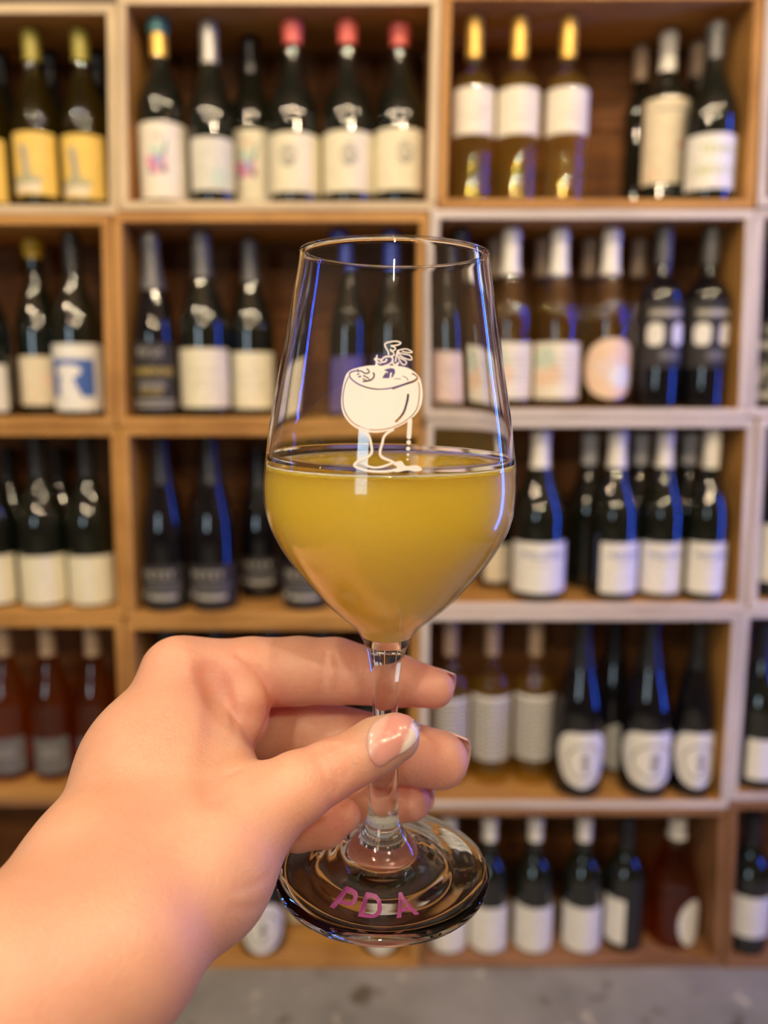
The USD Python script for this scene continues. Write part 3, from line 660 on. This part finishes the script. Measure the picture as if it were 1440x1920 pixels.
# stem: flares up into the bowl, drawn out thin, flares into the foot
STEM = [(1206, 42), (1214, 38), (1224, 35), (1236, 32.5), (1255, 29.5), (1290, 25.5), (1320, 23.8), (1370, 23.5), (1420, 25), (1460, 26.3), (1500, 27.3), (1525, 29), (1543, 34), (1558, 42)]
st = [(r_of(y, h), s_of(y)) for y, h in STEM]
RF = r_of(1640, 201)
s0 = st[-1][1]
flare = [(r_of(1568, 50), s_of(1568)), (.0103, .0098), (.0140, .0082), (.0172, .0066), (.0193, .0054), (.0215, .0047), (.0255, .0042), (RF - .0035, .0040), (RF - .0012, .0036)]
prof = smooth_curve((st + flare), 110)
edge = [(RF - .0002, .0029), (RF, .0020), (RF - .0003, .0011), (RF - .0014, .0005)]
under = [(RF * .80, .0001), (RF * .66, .0000), (RF * .58, .0004), (RF * .46, .0016), (RF * .30, .0026), (RF * .12, .0030), (0, .0031)]
# stem and foot are one blown piece: split where the flare ends so that each part keeps its own mesh
full = [(0, S_IN - .00005)] + [(outer[0, 0] * k, S_IN - .00005 - (S_IN - S_J) * k ** 3) for k in (.3, .55, .75, .9, .97)] + list(map(tuple, prof)) + edge + list(map(tuple, smooth_curve(under, 40)))
obj('stem_and_foot', lathe(np.array(full)[::-1], 128), glass_clear, glass, 30)

# the wine, resting in the bowl (a thing of its own)
wine = UsdGeom.Xform.Define(stage, '/World/white_wine')
wine.AddTransformOp().Set(Gf.Matrix4d(*m4.T.ravel().tolist()))
wine = tag(wine.GetPrim(), 'cloudy golden white wine half filling the held glass', 'wine')
wp = [(0, S_IN + .0002)] + [(inner[0, 0] * k, S_IN + .0002 + .0006 * k * k) for k in (.4, .75)]
wi = inner[(inner[:, 1] < S_W - .0003)]
wp += [(r - .00012, s) for r, s in wi]
rw = float(np.interp(S_W, inner[:, 1], inner[:, 0])) - .0001
men = [(rw, S_W + .0006), (rw - .0004, S_W + .00035), (rw - .0011, S_W + .0001), (rw - .002, S_W), (rw * .6, S_W), (0, S_W)]
# the surface stays level although the glass leans
wm = lathe(np.array(wp + [(rw - .002, S_W - .0006), (rw * .6, S_W - .0006), (0, S_W - .0006)]), 128)
wt_ = lathe(np.array([(rw, S_W - .0005)] + men), 128)
lean = np.array([GX[2], GY[2]]) / GA[2]
for m_ in (wm, wt_):
    vv = np.array(m_.vertices)
    k = np.clip((vv[:, 2] - (S_W - .004)) / .0034, 0, 1)
    vv[:, 2] -= k * (vv[:, 0] * lean[0] + vv[:, 1] * lean[1])
    m_.vertices = vv
obj('liquid', wm, wine_mat, wine, 35)
obj('liquid_surface', wt_, wine_top_mat, wine, 35)


def on_glass(px, py, prof_r, prof_s, off):
    """points of the glass's outer surface seen at these pixels, moved out by off; in the glass's own frame"""
    d = rays(px, py)
    o = (CAM - GB) @ GROT
    dl = d @ GROT
    t = np.full(len(dl), .0)
    lo, hi = np.full(len(dl), .10), np.full(len(dl), np.nan)
    ts = np.linspace(.12, .30, 700)
    P = o + dl[:, None, :] * ts[None, :, None]
    ins = np.hypot(P[..., 0], P[..., 1]) < np.interp(P[..., 2], prof_s, prof_r) + off
    i = ins.argmax(1)
    a, b = ts[np.maximum(i - 1, 0)], ts[i]
    for _ in range(24):
        m_ = (a + b) / 2
        Q = o + dl * m_[:, None]
        q = np.hypot(Q[:, 0], Q[:, 1]) < np.interp(Q[:, 2], prof_s, prof_r) + off
        b = np.where(q, m_, b); a = np.where(q, a, m_)
    return o + dl * b[:, None]


# the white drawing on the bowl, traced in a 6x enlargement of the photograph (origin 600, 600)
def Z(pts):
    return [(600 + x / 6, 600 + y / 6) for x, y in pts]


def spline(pts, n=60, closed=False):
    from scipy.interpolate import splprep, splev
    p = np.array(pts + ([pts[0]] if closed else []), float)
    tck, _ = splprep(p.T, s=0, per=closed, k=min(3, len(p) - 1))
    return list(zip(*splev(np.linspace(0, 1, n), tck)))


def stroke(pts, w, curve=True):
    return LineString(Z(spline(pts) if curve and len(pts) > 2 else pts)).buffer(w / 12, 6)


cup = Polygon(Z(spline([(300, 605), (335, 570), (400, 543), (480, 524), (560, 512), (680, 516), (800, 512), (900, 520), (1000, 545), (1070, 590), (1115, 640), (1142, 710), (1155, 800), (1153, 890), (1135, 965), (1100, 1035), (1045, 1095), (965, 1155), (870, 1205), (770, 1243), (670, 1264), (575, 1264), (480, 1246), (395, 1208), (325, 1150), (275, 1085), (248, 1010), (238, 930), (243, 840), (255, 750), (275, 665)], 160, True))).buffer(0)
cut = unary_union([
    stroke([(318, 640), (285, 720), (266, 800), (258, 900), (268, 990), (300, 1070), (360, 1145), (440, 1196), (540, 1230), (640, 1238), (740, 1227), (850, 1194), (960, 1135), (1045, 1065), (1095, 985), (1112, 900), (1120, 800), (1105, 700)], 11),
    stroke([(430, 558), (370, 578), (335, 598), (332, 630), (362, 672), (420, 715), (500, 750), (600, 774), (700, 778), (800, 765), (900, 738), (1000, 708), (1060, 685), (1098, 655), (1085, 632), (1040, 603)], 15),
    stroke([(820, 770), (900, 742), (1000, 708), (1060, 686), (1092, 662)], 24),
    stroke([(990, 842), (985, 890), (968, 960), (940, 1040), (900, 1098), (855, 1140)], 26),
    Polygon(Z([(740, 590), (722, 560), (790, 540), (838, 548), (845, 590), (822, 640), (795, 655), (700, 655), (712, 628)])).buffer(0),
    stroke([(425, 582), (470, 578), (510, 600), (550, 590), (530, 552)], 15), stroke([(420, 612), (440, 606)], 14, False), stroke([(436, 638), (456, 634)], 16, False),
    stroke([(488, 626), (520, 640), (548, 660)], 14), stroke([(486, 690), (540, 684), (592, 660), (610, 625), (600, 596)], 18), stroke([(480, 660), (515, 672)], 12, False),
    stroke([(930, 632), (965, 645), (990, 682)], 9), stroke([(835, 660), (905, 662)], 8, False)])
white_in = unary_union([stroke([(800, 600), (790, 648)], 20, False), stroke([(730, 575), (760, 590)], 14, False)])
lineart = unary_union([
    stroke([(770, 390), (752, 330), (733, 268), (790, 246), (860, 240), (908, 258), (870, 282), (800, 292), (850, 322), (840, 336), (795, 330)], 15),
    stroke([(795, 345), (820, 360), (835, 392)], 14), stroke([(872, 345), (860, 400), (850, 465)], 15),
    stroke([(870, 345), (930, 328), (1000, 336), (1036, 362), (1000, 366), (930, 352)], 13), stroke([(880, 352), (960, 385), (1030, 420), (1034, 440), (980, 440), (905, 400), (876, 370)], 13),
    stroke([(872, 378), (930, 440), (972, 485), (950, 504), (905, 470), (880, 430)], 13),
    stroke([(835, 392), (800, 410), (745, 412), (700, 440), (690, 470), (710, 474), (745, 440)], 17), stroke([(800, 415), (818, 440), (790, 490), (740, 512), (690, 524), (655, 515), (640, 490)], 17),
    stroke([(640, 425), (615, 440), (650, 470), (680, 490)], 14), stroke([(640, 500), (600, 535), (560, 560)], 20, False), stroke([(655, 440), (690, 450)], 16, False), stroke([(640, 400), (632, 540)], 16, False),
    stroke([(820, 470), (855, 500), (880, 480), (860, 520)], 16)])
stemart = unary_union([
    stroke([(480, 1240), (530, 1275), (560, 1330), (575, 1400), (577, 1500), (550, 1530), (470, 1568), (388, 1638), (440, 1668), (560, 1698), (700, 1704), (830, 1690), (890, 1668)], 28),
    stroke([(820, 1235), (760, 1268), (722, 1310), (702, 1380), (684, 1528), (750, 1568), (840, 1615)], 28),
    stroke([(512, 1630), (580, 1656), (660, 1658), (740, 1638), (805, 1612)], 24),
    Polygon(Z(spline([(815, 1610), (850, 1595), (930, 1598), (945, 1625), (1050, 1636), (1130, 1655), (1148, 1682), (1110, 1702), (1000, 1692), (920, 1702), (830, 1706), (800, 1690), (870, 1660)], 80, True))).buffer(0),
    stroke([(1012, 1130), (1006, 1230), (1000, 1315)], 50), Point(*Z([(998, 1376)])[0]).buffer(4.2), Point(*Z([(992, 1448)])[0]).buffer(3.8), Point(*Z([(990, 1515)])[0]).buffer(2.6), Point(*Z([(985, 1568)])[0]).buffer(2.0)])
art = unary_union([cup.difference(cut), white_in, lineart, stemart])
pr_r, pr_s = oc[:, 0], oc[:, 1]
v, f = tri(art, 3.0)
v3 = on_glass(v[:, 0], v[:, 1], pr_r, pr_s, .00006)
pm = trimesh.Trimesh(v3, f, process=False)
if (pm.face_normals * np.array([0, -1, 0])).sum(1).mean() < 0:
    pm.invert()
obj('printed_drawing', pm, print_white, glass, True, 'white print of a goblet with a splashing figure and a drip')

# purple letters on the upper side of the foot, tops towards the stem
kf = np.argsort(prof[:, 0])
for ch, phi, rm, tilt in (('P', -27.5, .0213, 0), ('D', -7.5, .0213, 0), ('A', 16.5, .0213, 0)):
    g = txt(ch, .0056, .0074, 0, 0, True)
    v, f = tri(g, .0006)
    rr_, aa = rm - v[:, 1], math.radians(phi) + v[:, 0] / rm
    x, y = rr_ * np.sin(aa), -rr_ * np.cos(aa)
    z = np.interp(rr_, prof[kf, 0], prof[kf, 1]) + .00008
    obj('printed_letter', trimesh.Trimesh(np.stack([x, y, z], 1), f, process=False), print_purple, glass, False, f'purple letter {ch} printed on the foot')


# ------------------------------------------------------------------ the hand and forearm (one surface, from a smooth distance field)
def hp(x, y, Y, r):
    p = at(x, y, Y)
    return np.array([*p, r * float(mpp(x, y, Y)) * math.sqrt(1 + ((x - 720) / FPX) ** 2 * 0 )])


def cone(P, a, b):
    ab = b[:3] - a[:3]
    t = np.clip(((P - a[:3]) @ ab) / (ab @ ab), 0, 1)
    return np.linalg.norm(P - a[:3] - t[..., None] * ab, axis=-1) - (a[3] + (b[3] - a[3]) * t)


def smin(a, b, k):
    h = np.maximum(k - np.abs(a - b), 0) / k
    return np.minimum(a, b) - h * h * k * .25


def chain(P, pts, k=.0015):
    d = None
    for a, b in zip(pts[:-1], pts[1:]):
        e = cone(P, a, b)
        d = e if d is None else smin(d, e, k)
    return d


INDEX = [hp(335, 1262, .222, 60), hp(470, 1262, .226, 66), hp(560, 1258, .2275, 63), hp(628, 1258, .2275, 61), hp(745, 1276, .2245, 48), hp(814, 1290, .2215, 38)]
MIDDLE = [hp(395, 1330, .240, 66), hp(500, 1366, .236, 62), hp(590, 1374, .2335, 60), hp(745, 1408, .2245, 58), hp(824, 1425, .2205, 54)]
RING = [hp(410, 1400, .250, 66), hp(520, 1450, .238, 58), hp(620, 1484, .2285, 52), hp(725, 1502, .2256, 43), hp(772, 1503, .2215, 36)]
PINKY = [hp(420, 1465, .245, 56), hp(495, 1515, .224, 48), hp(560, 1550, .208, 44), hp(610, 1550, .2075, 38), hp(645, 1530, .2075, 32)]
THUMB = [hp(484, 1524, .184, 76), hp(556, 1478, .188, 66), hp(616, 1446, .1925, 55), hp(660, 1424, .1955, 51), hp(705, 1399, .1975, 51), hp(741, 1383, .1985, 46)]
BACK = [
    (hp(335, 1268, .222, 62), hp(282, 1428, .203, 97)), (hp(282, 1428, .203, 97), hp(184, 1640, .170, 106)), (hp(184, 1640, .170, 106), hp(0, 1890, .140, 140)),
    (hp(298, 1335, .236, 54), hp(225, 1560, .190, 100)), (hp(315, 1400, .250, 58), hp(240, 1640, .195, 105)), (hp(340, 1460, .258, 54), hp(290, 1680, .195, 100)),
    (hp(380, 1640, .172, 90), hp(215, 1790, .150, 126)), (hp(215, 1790, .150, 126), hp(30, 1930, .135, 145)), (hp(0, 1890, .140, 140), hp(-160, 2060, .128, 190)),
    (hp(470, 1532, .184, 74), hp(380, 1640, .172, 90)), (hp(282, 1428, .203, 97), hp(380, 1640, .175, 90)),
    (hp(352, 1372, .212, 70), hp(430, 1532, .186, 84)), (hp(395, 1325, .228, 58), hp(410, 1440, .206, 46)), (hp(184, 1640, .170, 106), hp(380, 1640, .172, 90)), (hp(20, 1830, .142, 150), hp(215, 1790, .150, 120)),
]
FOLDS = [(hp(442, 1264, .2195, 32), hp(465, 1310, .2165, 39)), (hp(465, 1310, .2165, 39), hp(463, 1355, .2148, 36)), (hp(463, 1355, .2148, 36), hp(440, 1402, .2115, 27)), (hp(420, 1428, .2085, 24), hp(432, 1424, .2090, 22))]
# creases: polylines on the skin (pixels), width and depth in metres (negative depth: a raised fold)
CREASE = [([(392, 1262), (404, 1320), (402, 1385), (392, 1440), (398, 1490)], .0038, .0020),
          ([(446, 1228), (482, 1256), (505, 1300), (501, 1350), (474, 1405)], .0009, .0010), ([(420, 1280), (436, 1330), (438, 1372), (420, 1400)], .0009, .0007),
          ([(408, 1310), (424, 1350), (420, 1395)], .0009, .0005), ([(400, 1446), (424, 1450), (452, 1440)], .0009, .0009),
          ([(612, 1222), (606, 1262), (600, 1305)], .0008, .0007), ([(628, 1228), (634, 1262), (630, 1300)], .0008, .0006), ([(642, 1232), (645, 1262), (643, 1292)], .0005, .0002),
          ([(603, 1405), (622, 1428), (632, 1462), (630, 1480)], .0008, .0009), ([(612, 1398), (638, 1424), (648, 1460)], .0008, .0008), ([(626, 1396), (650, 1420), (656, 1446)], .0007, .0006), ([(592, 1412), (606, 1438), (618, 1474)], .0008, .0006),
          ([(585, 1345), (600, 1375), (590, 1400)], .0006, .0003), ([(508, 1640), (470, 1662), (440, 1668)], .0008, .0004), ([(500, 1690), (470, 1702), (440, 1700)], .0010, .0004),
          ([(690, 1400), (690, 1372), (708, 1350)], .0006, .0003)]


def hand_sdf(P):
    d = chain(P, [hp(184, 1640, .170, 106), hp(84, 1780, .154, 120)], .02)
    for a, b in BACK:
        d = smin(d, cone(P, a, b), .012)
    f = smin(chain(P, INDEX), chain(P, MIDDLE), .0016)
    f = smin(f, chain(P, RING), .0014)
    f = smin(f, chain(P, PINKY), .0014)
    d = smin(d, f, .0075)
    d = smin(d, chain(P, THUMB, .002), .0045)
    for a, b in FOLDS:
        d = smin(d, cone(P, a, b), .0028)
    return d


def grad(P, e=.0004):
    g = np.stack([hand_sdf(P + e * np.eye(3)[k]) - hand_sdf(P - e * np.eye(3)[k]) for k in range(3)], 1)
    return g / np.linalg.norm(g, axis=1)[:, None]


def trace(px, py, it=70):
    """the first skin point seen at the pixels"""
    d = rays(px, py)
    d = d / np.linalg.norm(d, axis=1)[:, None]
    t = np.full(len(d), .10)
    bt, bd = t.copy(), np.full(len(d), 9.0)
    for _ in range(it):
        q = hand_sdf(CAM + d * t[:, None])
        best = q < bd
        bt, bd = np.where(best, t, bt), np.where(best, q, bd)
        t = t + np.clip(q, -.01, .02) * .9
    P = CAM + d * bt[:, None]
    for _ in range(3):
        P = P - grad(P) * hand_sdf(P)[:, None]
    return P


CRV = []
for pts, w, dep in CREASE:
    q = np.array(spline([tuple(map(float, p)) for p in pts], 40))
    CRV.append((trace(q[:, 0], q[:, 1]), w, dep))


def mesh_of(h):
    lo, hi = np.array([-.135, .09, CAMH - .215]), np.array([.033, .29, CAMH - .022])
    n = np.ceil((hi - lo) / h / 8).astype(int) * 8
    ax = [lo[i] + h * np.arange(n[i]) for i in range(3)]
    cb = np.stack(np.meshgrid(*[ax[i].reshape(-1, 8).mean(1) for i in range(3)], indexing='ij'), -1)
    cd = hand_sdf(cb.reshape(-1, 3)).reshape(cb.shape[:3])
    F = np.repeat(np.repeat(np.repeat(cd, 8, 0), 8, 1), 8, 2).astype(np.float32)
    near = np.argwhere(np.abs(cd) < h * 8 * .87 + .004)
    loc = np.stack(np.meshgrid(*[np.arange(8)] * 3, indexing='ij'), -1).reshape(-1, 3)
    for c0 in range(0, len(near), 400):
        idx = (near[c0:c0 + 400, None, :] * 8 + loc[None]).reshape(-1, 3)
        P = lo + idx * h
        v = hand_sdf(P)
        nb = np.abs(v) < .004
        if nb.any():
            w = v[nb]
            for cp, cw, cdp in CRV:
                box_ = (np.abs(P[nb] - cp.mean(0)) < (np.ptp(cp, axis=0) / 2 + cw * 4 + .003)).all(1)
                if box_.any():
                    dd = np.sqrt(((P[nb][box_][:, None, :] - cp[None]) ** 2).sum(-1).min(1))
                    w[box_] += cdp * np.exp(-(dd / cw) ** 2)
            v[nb] = w
        F[idx[:, 0], idx[:, 1], idx[:, 2]] = v
    # surface nets
    S = F < 0
    cells = np.zeros(np.array(F.shape) - 1, np.float32)
    acc = np.zeros((*cells.shape, 3), np.float32)
    cnt = cells
    sl = lambda ax_, o: tuple(slice(o[k], F.shape[k] - 1 + o[k]) for k in range(3))
    for a in range(3):
        o1, o2 = [k for k in range(3) if k != a]
        for i in (0, 1):
            for j in (0, 1):
                s0 = [0, 0, 0]; s0[o1], s0[o2] = i, j
                s1 = list(s0); s1[a] = 1
                f0, f1 = F[sl(a, s0)], F[sl(a, s1)]
                m = (f0 < 0) != (f1 < 0)
                t = np.where(m, f0 / np.where(m, f0 - f1, 1), 0)
                cnt += m
                acc[..., a] += t
                acc[..., o1] += m * i
                acc[..., o2] += m * j
    on = cnt > 0
    ids = np.full(cells.shape, -1); ids[on] = np.arange(on.sum())
    V = lo + h * (np.argwhere(on) + acc[on] / cnt[on][:, None])
    faces = []
    for a in range(3):
        b, c = (a + 1) % 3, (a + 2) % 3
        A = [slice(1, F.shape[k] - 1) for k in range(3)]
        A[a] = slice(0, F.shape[a] - 1)
        B1 = list(A); B1[a] = slice(1, F.shape[a])
        m = S[tuple(A)] != S[tuple(B1)]
        g = np.argwhere(m)
        pos = g + np.array([A[k].start for k in range(3)])
        flip = S[tuple(A)][m]
        q = []
        for db, dc in ((-1, -1), (0, -1), (0, 0), (-1, 0)):
            o = pos.copy(); o[:, b] += db; o[:, c] += dc
            q.append(ids[o[:, 0], o[:, 1], o[:, 2]])
        q = np.stack(q, 1)
        q = np.where(flip[:, None], q, q[:, ::-1])
        faces.append(q)
    Q = np.vstack(faces)
    Q = Q[(Q >= 0).all(1)]
    m = trimesh.Trimesh(V, np.vstack([Q[:, [0, 1, 2]], Q[:, [0, 2, 3]]]), process=False)
    m.remove_unreferenced_vertices()
    return m


hm = mesh_of(.00075)
comp = trimesh.graph.connected_component_labels(hm.edges_unique, node_count=len(hm.vertices))
hm.update_faces((comp == np.bincount(comp).argmax())[hm.faces[:, 0]])
hm.remove_unreferenced_vertices()
ed = hm.edges_unique
nb_ = np.bincount(ed.ravel(), minlength=len(hm.vertices))
vs_ = np.array(hm.vertices)
for w_ in (.5, -.5, .5, -.48, .4):
    mean_ = np.stack([np.bincount(ed[:, 0], vs_[ed[:, 1], k], len(vs_)) + np.bincount(ed[:, 1], vs_[ed[:, 0], k], len(vs_)) for k in range(3)], 1) / np.maximum(nb_, 1)[:, None]
    vs_ = vs_ + w_ * (mean_ - vs_)
hm = trimesh.Trimesh(vs_, hm.faces, process=False)
# skin: a warm tan, pinker towards the fingertips and over the knuckles
hv = np.array(hm.vertices)
tipw = np.zeros(len(hv))
for ch, r0 in ((INDEX[3:], .020), (MIDDLE[2:], .022), (RING[2:], .022), (PINKY[2:], .02)):
    seg = np.array([p[:3] for p in ch])
    tl = np.vstack([seg[i] + (seg[i + 1] - seg[i]) * t for i in range(len(seg) - 1) for t in np.linspace(0, 1, 6)])
    for i, q in enumerate(tl):
        tipw = np.maximum(tipw, np.exp(-((hv - q) ** 2).sum(1) / .010 ** 2) * (.45 + .55 * i / len(tl)))
for q, r in ((INDEX[0], .012), (THUMB[2], .010), (FOLDS[0][0], .012), (FOLDS[0][1], .012)):
    tipw = np.maximum(tipw, .5 * np.exp(-((hv - q[:3]) ** 2).sum(1) / r ** 2))
skin = mat('skin', {
    'a': ('attribute', {'attribute': 'pinkness'}), 'g': ('geometry', {}), 'n': ('noise_texture', {'scale': 55.0, 'detail': 3.0}), 'n2': ('noise_texture', {'scale': 900.0, 'detail': 3.0, 'roughness': .6}),
    'r': ('rgb_ramp', {'ramp': [(.3, (.51, .268, .185)), (.7, (.57, .315, .225))]}), 'c': ('mix_color', {'b': (.61, .225, .18)}),
    'b': ('bump', {'strength': .4, 'distance': .0006}),
    'p': ('principled_bsdf', {'roughness': .48, 'specular_ior_level': .45, 'subsurface_weight': .55, 'subsurface_radius': (1.0, .35, .18), 'subsurface_scale': .004})},
    [('g.position', 'n.vector'), ('g.position', 'n2.vector'), ('n.fac', 'r.fac'), ('r.color', 'c.a'), ('a.fac', 'c.fac'), ('c.result', 'p.base_color'), ('n2.fac', 'b.height'), ('b.normal', 'p.normal')], 'p.BSDF')
nail_pink = pbr('nail_pink', (.68, .36, .33), .22, coat_weight=.4)
nail_side = pbr('nail_edge', (.68, .46, .44), .3)
nail_white = pbr('nail_tip', (.78, .70, .66), .25, coat_weight=.4)
person = thing('person', "bare left hand and forearm of a person pinching the wine glass by its stem", 'person')
hmp = obj('hand_and_forearm', hm, skin, person, True)
UsdGeom.PrimvarsAPI(hmp).CreatePrimvar('pinkness', Sdf.ValueTypeNames.FloatArray, 'vertex').Set(Vt.FloatArray.FromNumpy(tipw.astype(np.float32)))


def plate(P, hgt, f, material, label):
    N = grad(P)
    f = f.copy()
    top = P + N * hgt[:, None]
    fn = np.cross(top[f[:, 1]] - top[f[:, 0]], top[f[:, 2]] - top[f[:, 0]])
    if (fn * N[f[:, 0]]).sum() < 0:
        f = f[:, ::-1]
    return obj('fingernail', trimesh.Trimesh(top, f, process=False), material, person, True, label)


def disc_faces(nr, n):
    f = [[0, 1 + i, 1 + (i + 1) % n] for i in range(n)]
    for r in range(nr - 1):
        a, b = 1 + r * n, 1 + (r + 1) * n
        for i in range(n):
            k = (i + 1) % n
            f += [[a + i, b + i, b + k], [a + i, b + k, a + k]]
    return np.array(f)


# thumbnail: an outline in pixels laid on the thumb
ol = np.array(spline([(689, 1398), (691, 1374), (704, 1353), (725, 1341), (750, 1339), (772, 1344), (785, 1354), (788, 1370), (779, 1390), (760, 1408), (734, 1424), (708, 1437), (696, 1424)], 97, True))[:-1]
cen = np.array([740.0, 1384.0])
ks = np.array([.15, .3, .45, .6, .72, .82, .9, .96, 1.0])
px2 = np.vstack([cen[None]] + [cen + (ol - cen) * k for k in ks])
kk = np.r_[0, np.repeat(ks, len(ol))]
hg = .00015 + .00042 * np.sqrt(np.clip(1 - kk ** 6, 0, 1))
tip = np.clip(((px2[:, 0] - 766) * .86 + (px2[:, 1] - 1366) * .35 - 1) / 5 + .5, 0, 1)
moon = np.clip((704 - px2[:, 0] - (px2[:, 1] - 1400) * .45) / 10 + .5, 0, 1) * .35
nail_mat = mat('thumbnail', {'a': ('attribute', {'attribute': 'tip'}), 'c': ('mix_color', {'a': (.56, .255, .225), 'b': (.74, .62, .56)}), 'p': ('principled_bsdf', {'roughness': .25, 'coat_weight': .3, 'subsurface_weight': .3, 'subsurface_radius': (1., .4, .3), 'subsurface_scale': .002})},
               [('a.fac', 'c.fac'), ('c.result', 'p.base_color')], 'p.BSDF')
tn = plate(trace(px2[:, 0], px2[:, 1]), hg, disc_faces(len(ks), len(ol)), nail_mat, 'pink thumbnail with a white free edge')
UsdGeom.PrimvarsAPI(tn).CreatePrimvar('tip', Sdf.ValueTypeNames.FloatArray, 'vertex').Set(Vt.FloatArray.FromNumpy(np.maximum(tip, moon).astype(np.float32)))
# the nails of the fingers lie on their far side; only the free edges show
for ch, dz in ((INDEX, .35), (MIDDLE, .10), (RING, .2)):
    a, b = ch[-2], ch[-1]
    ax_ = (b[:3] - a[:3]) / np.linalg.norm(b[:3] - a[:3])
    D = np.array([.3, 1, dz]); D -= ax_ * (D @ ax_); D /= np.linalg.norm(D)
    E = np.cross(ax_, D)
    r = b[3]
    us, ph = np.linspace(-r * 1.3, r * .93, 14), np.linspace(-1.05, 1.05, 15)
    vs = []
    for u in us:
        for p_ in ph:
            edge_ = 1 - .10 * (p_ / 1.05) ** 2
            uu = u if u < 0 else u * edge_
            rad = r * (1.01 - .10 * max(uu, 0) / r - .06 * max(uu, 0) ** 2 / r ** 2)
            vs.append(b[:3] + ax_ * uu + (D * math.cos(p_) + E * math.sin(p_)) * rad)
    n = len(ph)
    q = np.array([[i * n + k, i * n + k + 1, (i + 1) * n + k + 1, (i + 1) * n + k] for i in range(len(us) - 1) for k in range(n - 1)])
    vs = np.array(vs)
    # a thin shell: outer face and inner face
    cen_ = b[:3] + ax_ * 0
    inn = vs - (vs - (b[:3] + ((vs - b[:3]) @ ax_)[:, None] * ax_)) * .06
    nn = len(vs)
    F4 = np.vstack([q, q[:, ::-1] + nn])
    rimq = []
    bl = [i for i in range(n)] + [i * n + n - 1 for i in range(1, len(us))] + [(len(us) - 1) * n + k for k in range(n - 2, -1, -1)] + [i * n for i in range(len(us) - 2, 0, -1)]
    for i in range(len(bl)):
        x_, y_ = bl[i], bl[(i + 1) % len(bl)]
        rimq.append([y_, x_, x_ + nn, y_ + nn])
    F4 = np.vstack([F4, rimq])
    mm_ = trimesh.Trimesh(np.vstack([vs, inn]), np.vstack([F4[:, [0, 1, 2]], F4[:, [0, 2, 3]]]), process=False)
    mm_.fix_normals()
    obj('fingernail', mm_, nail_side, person, 40)
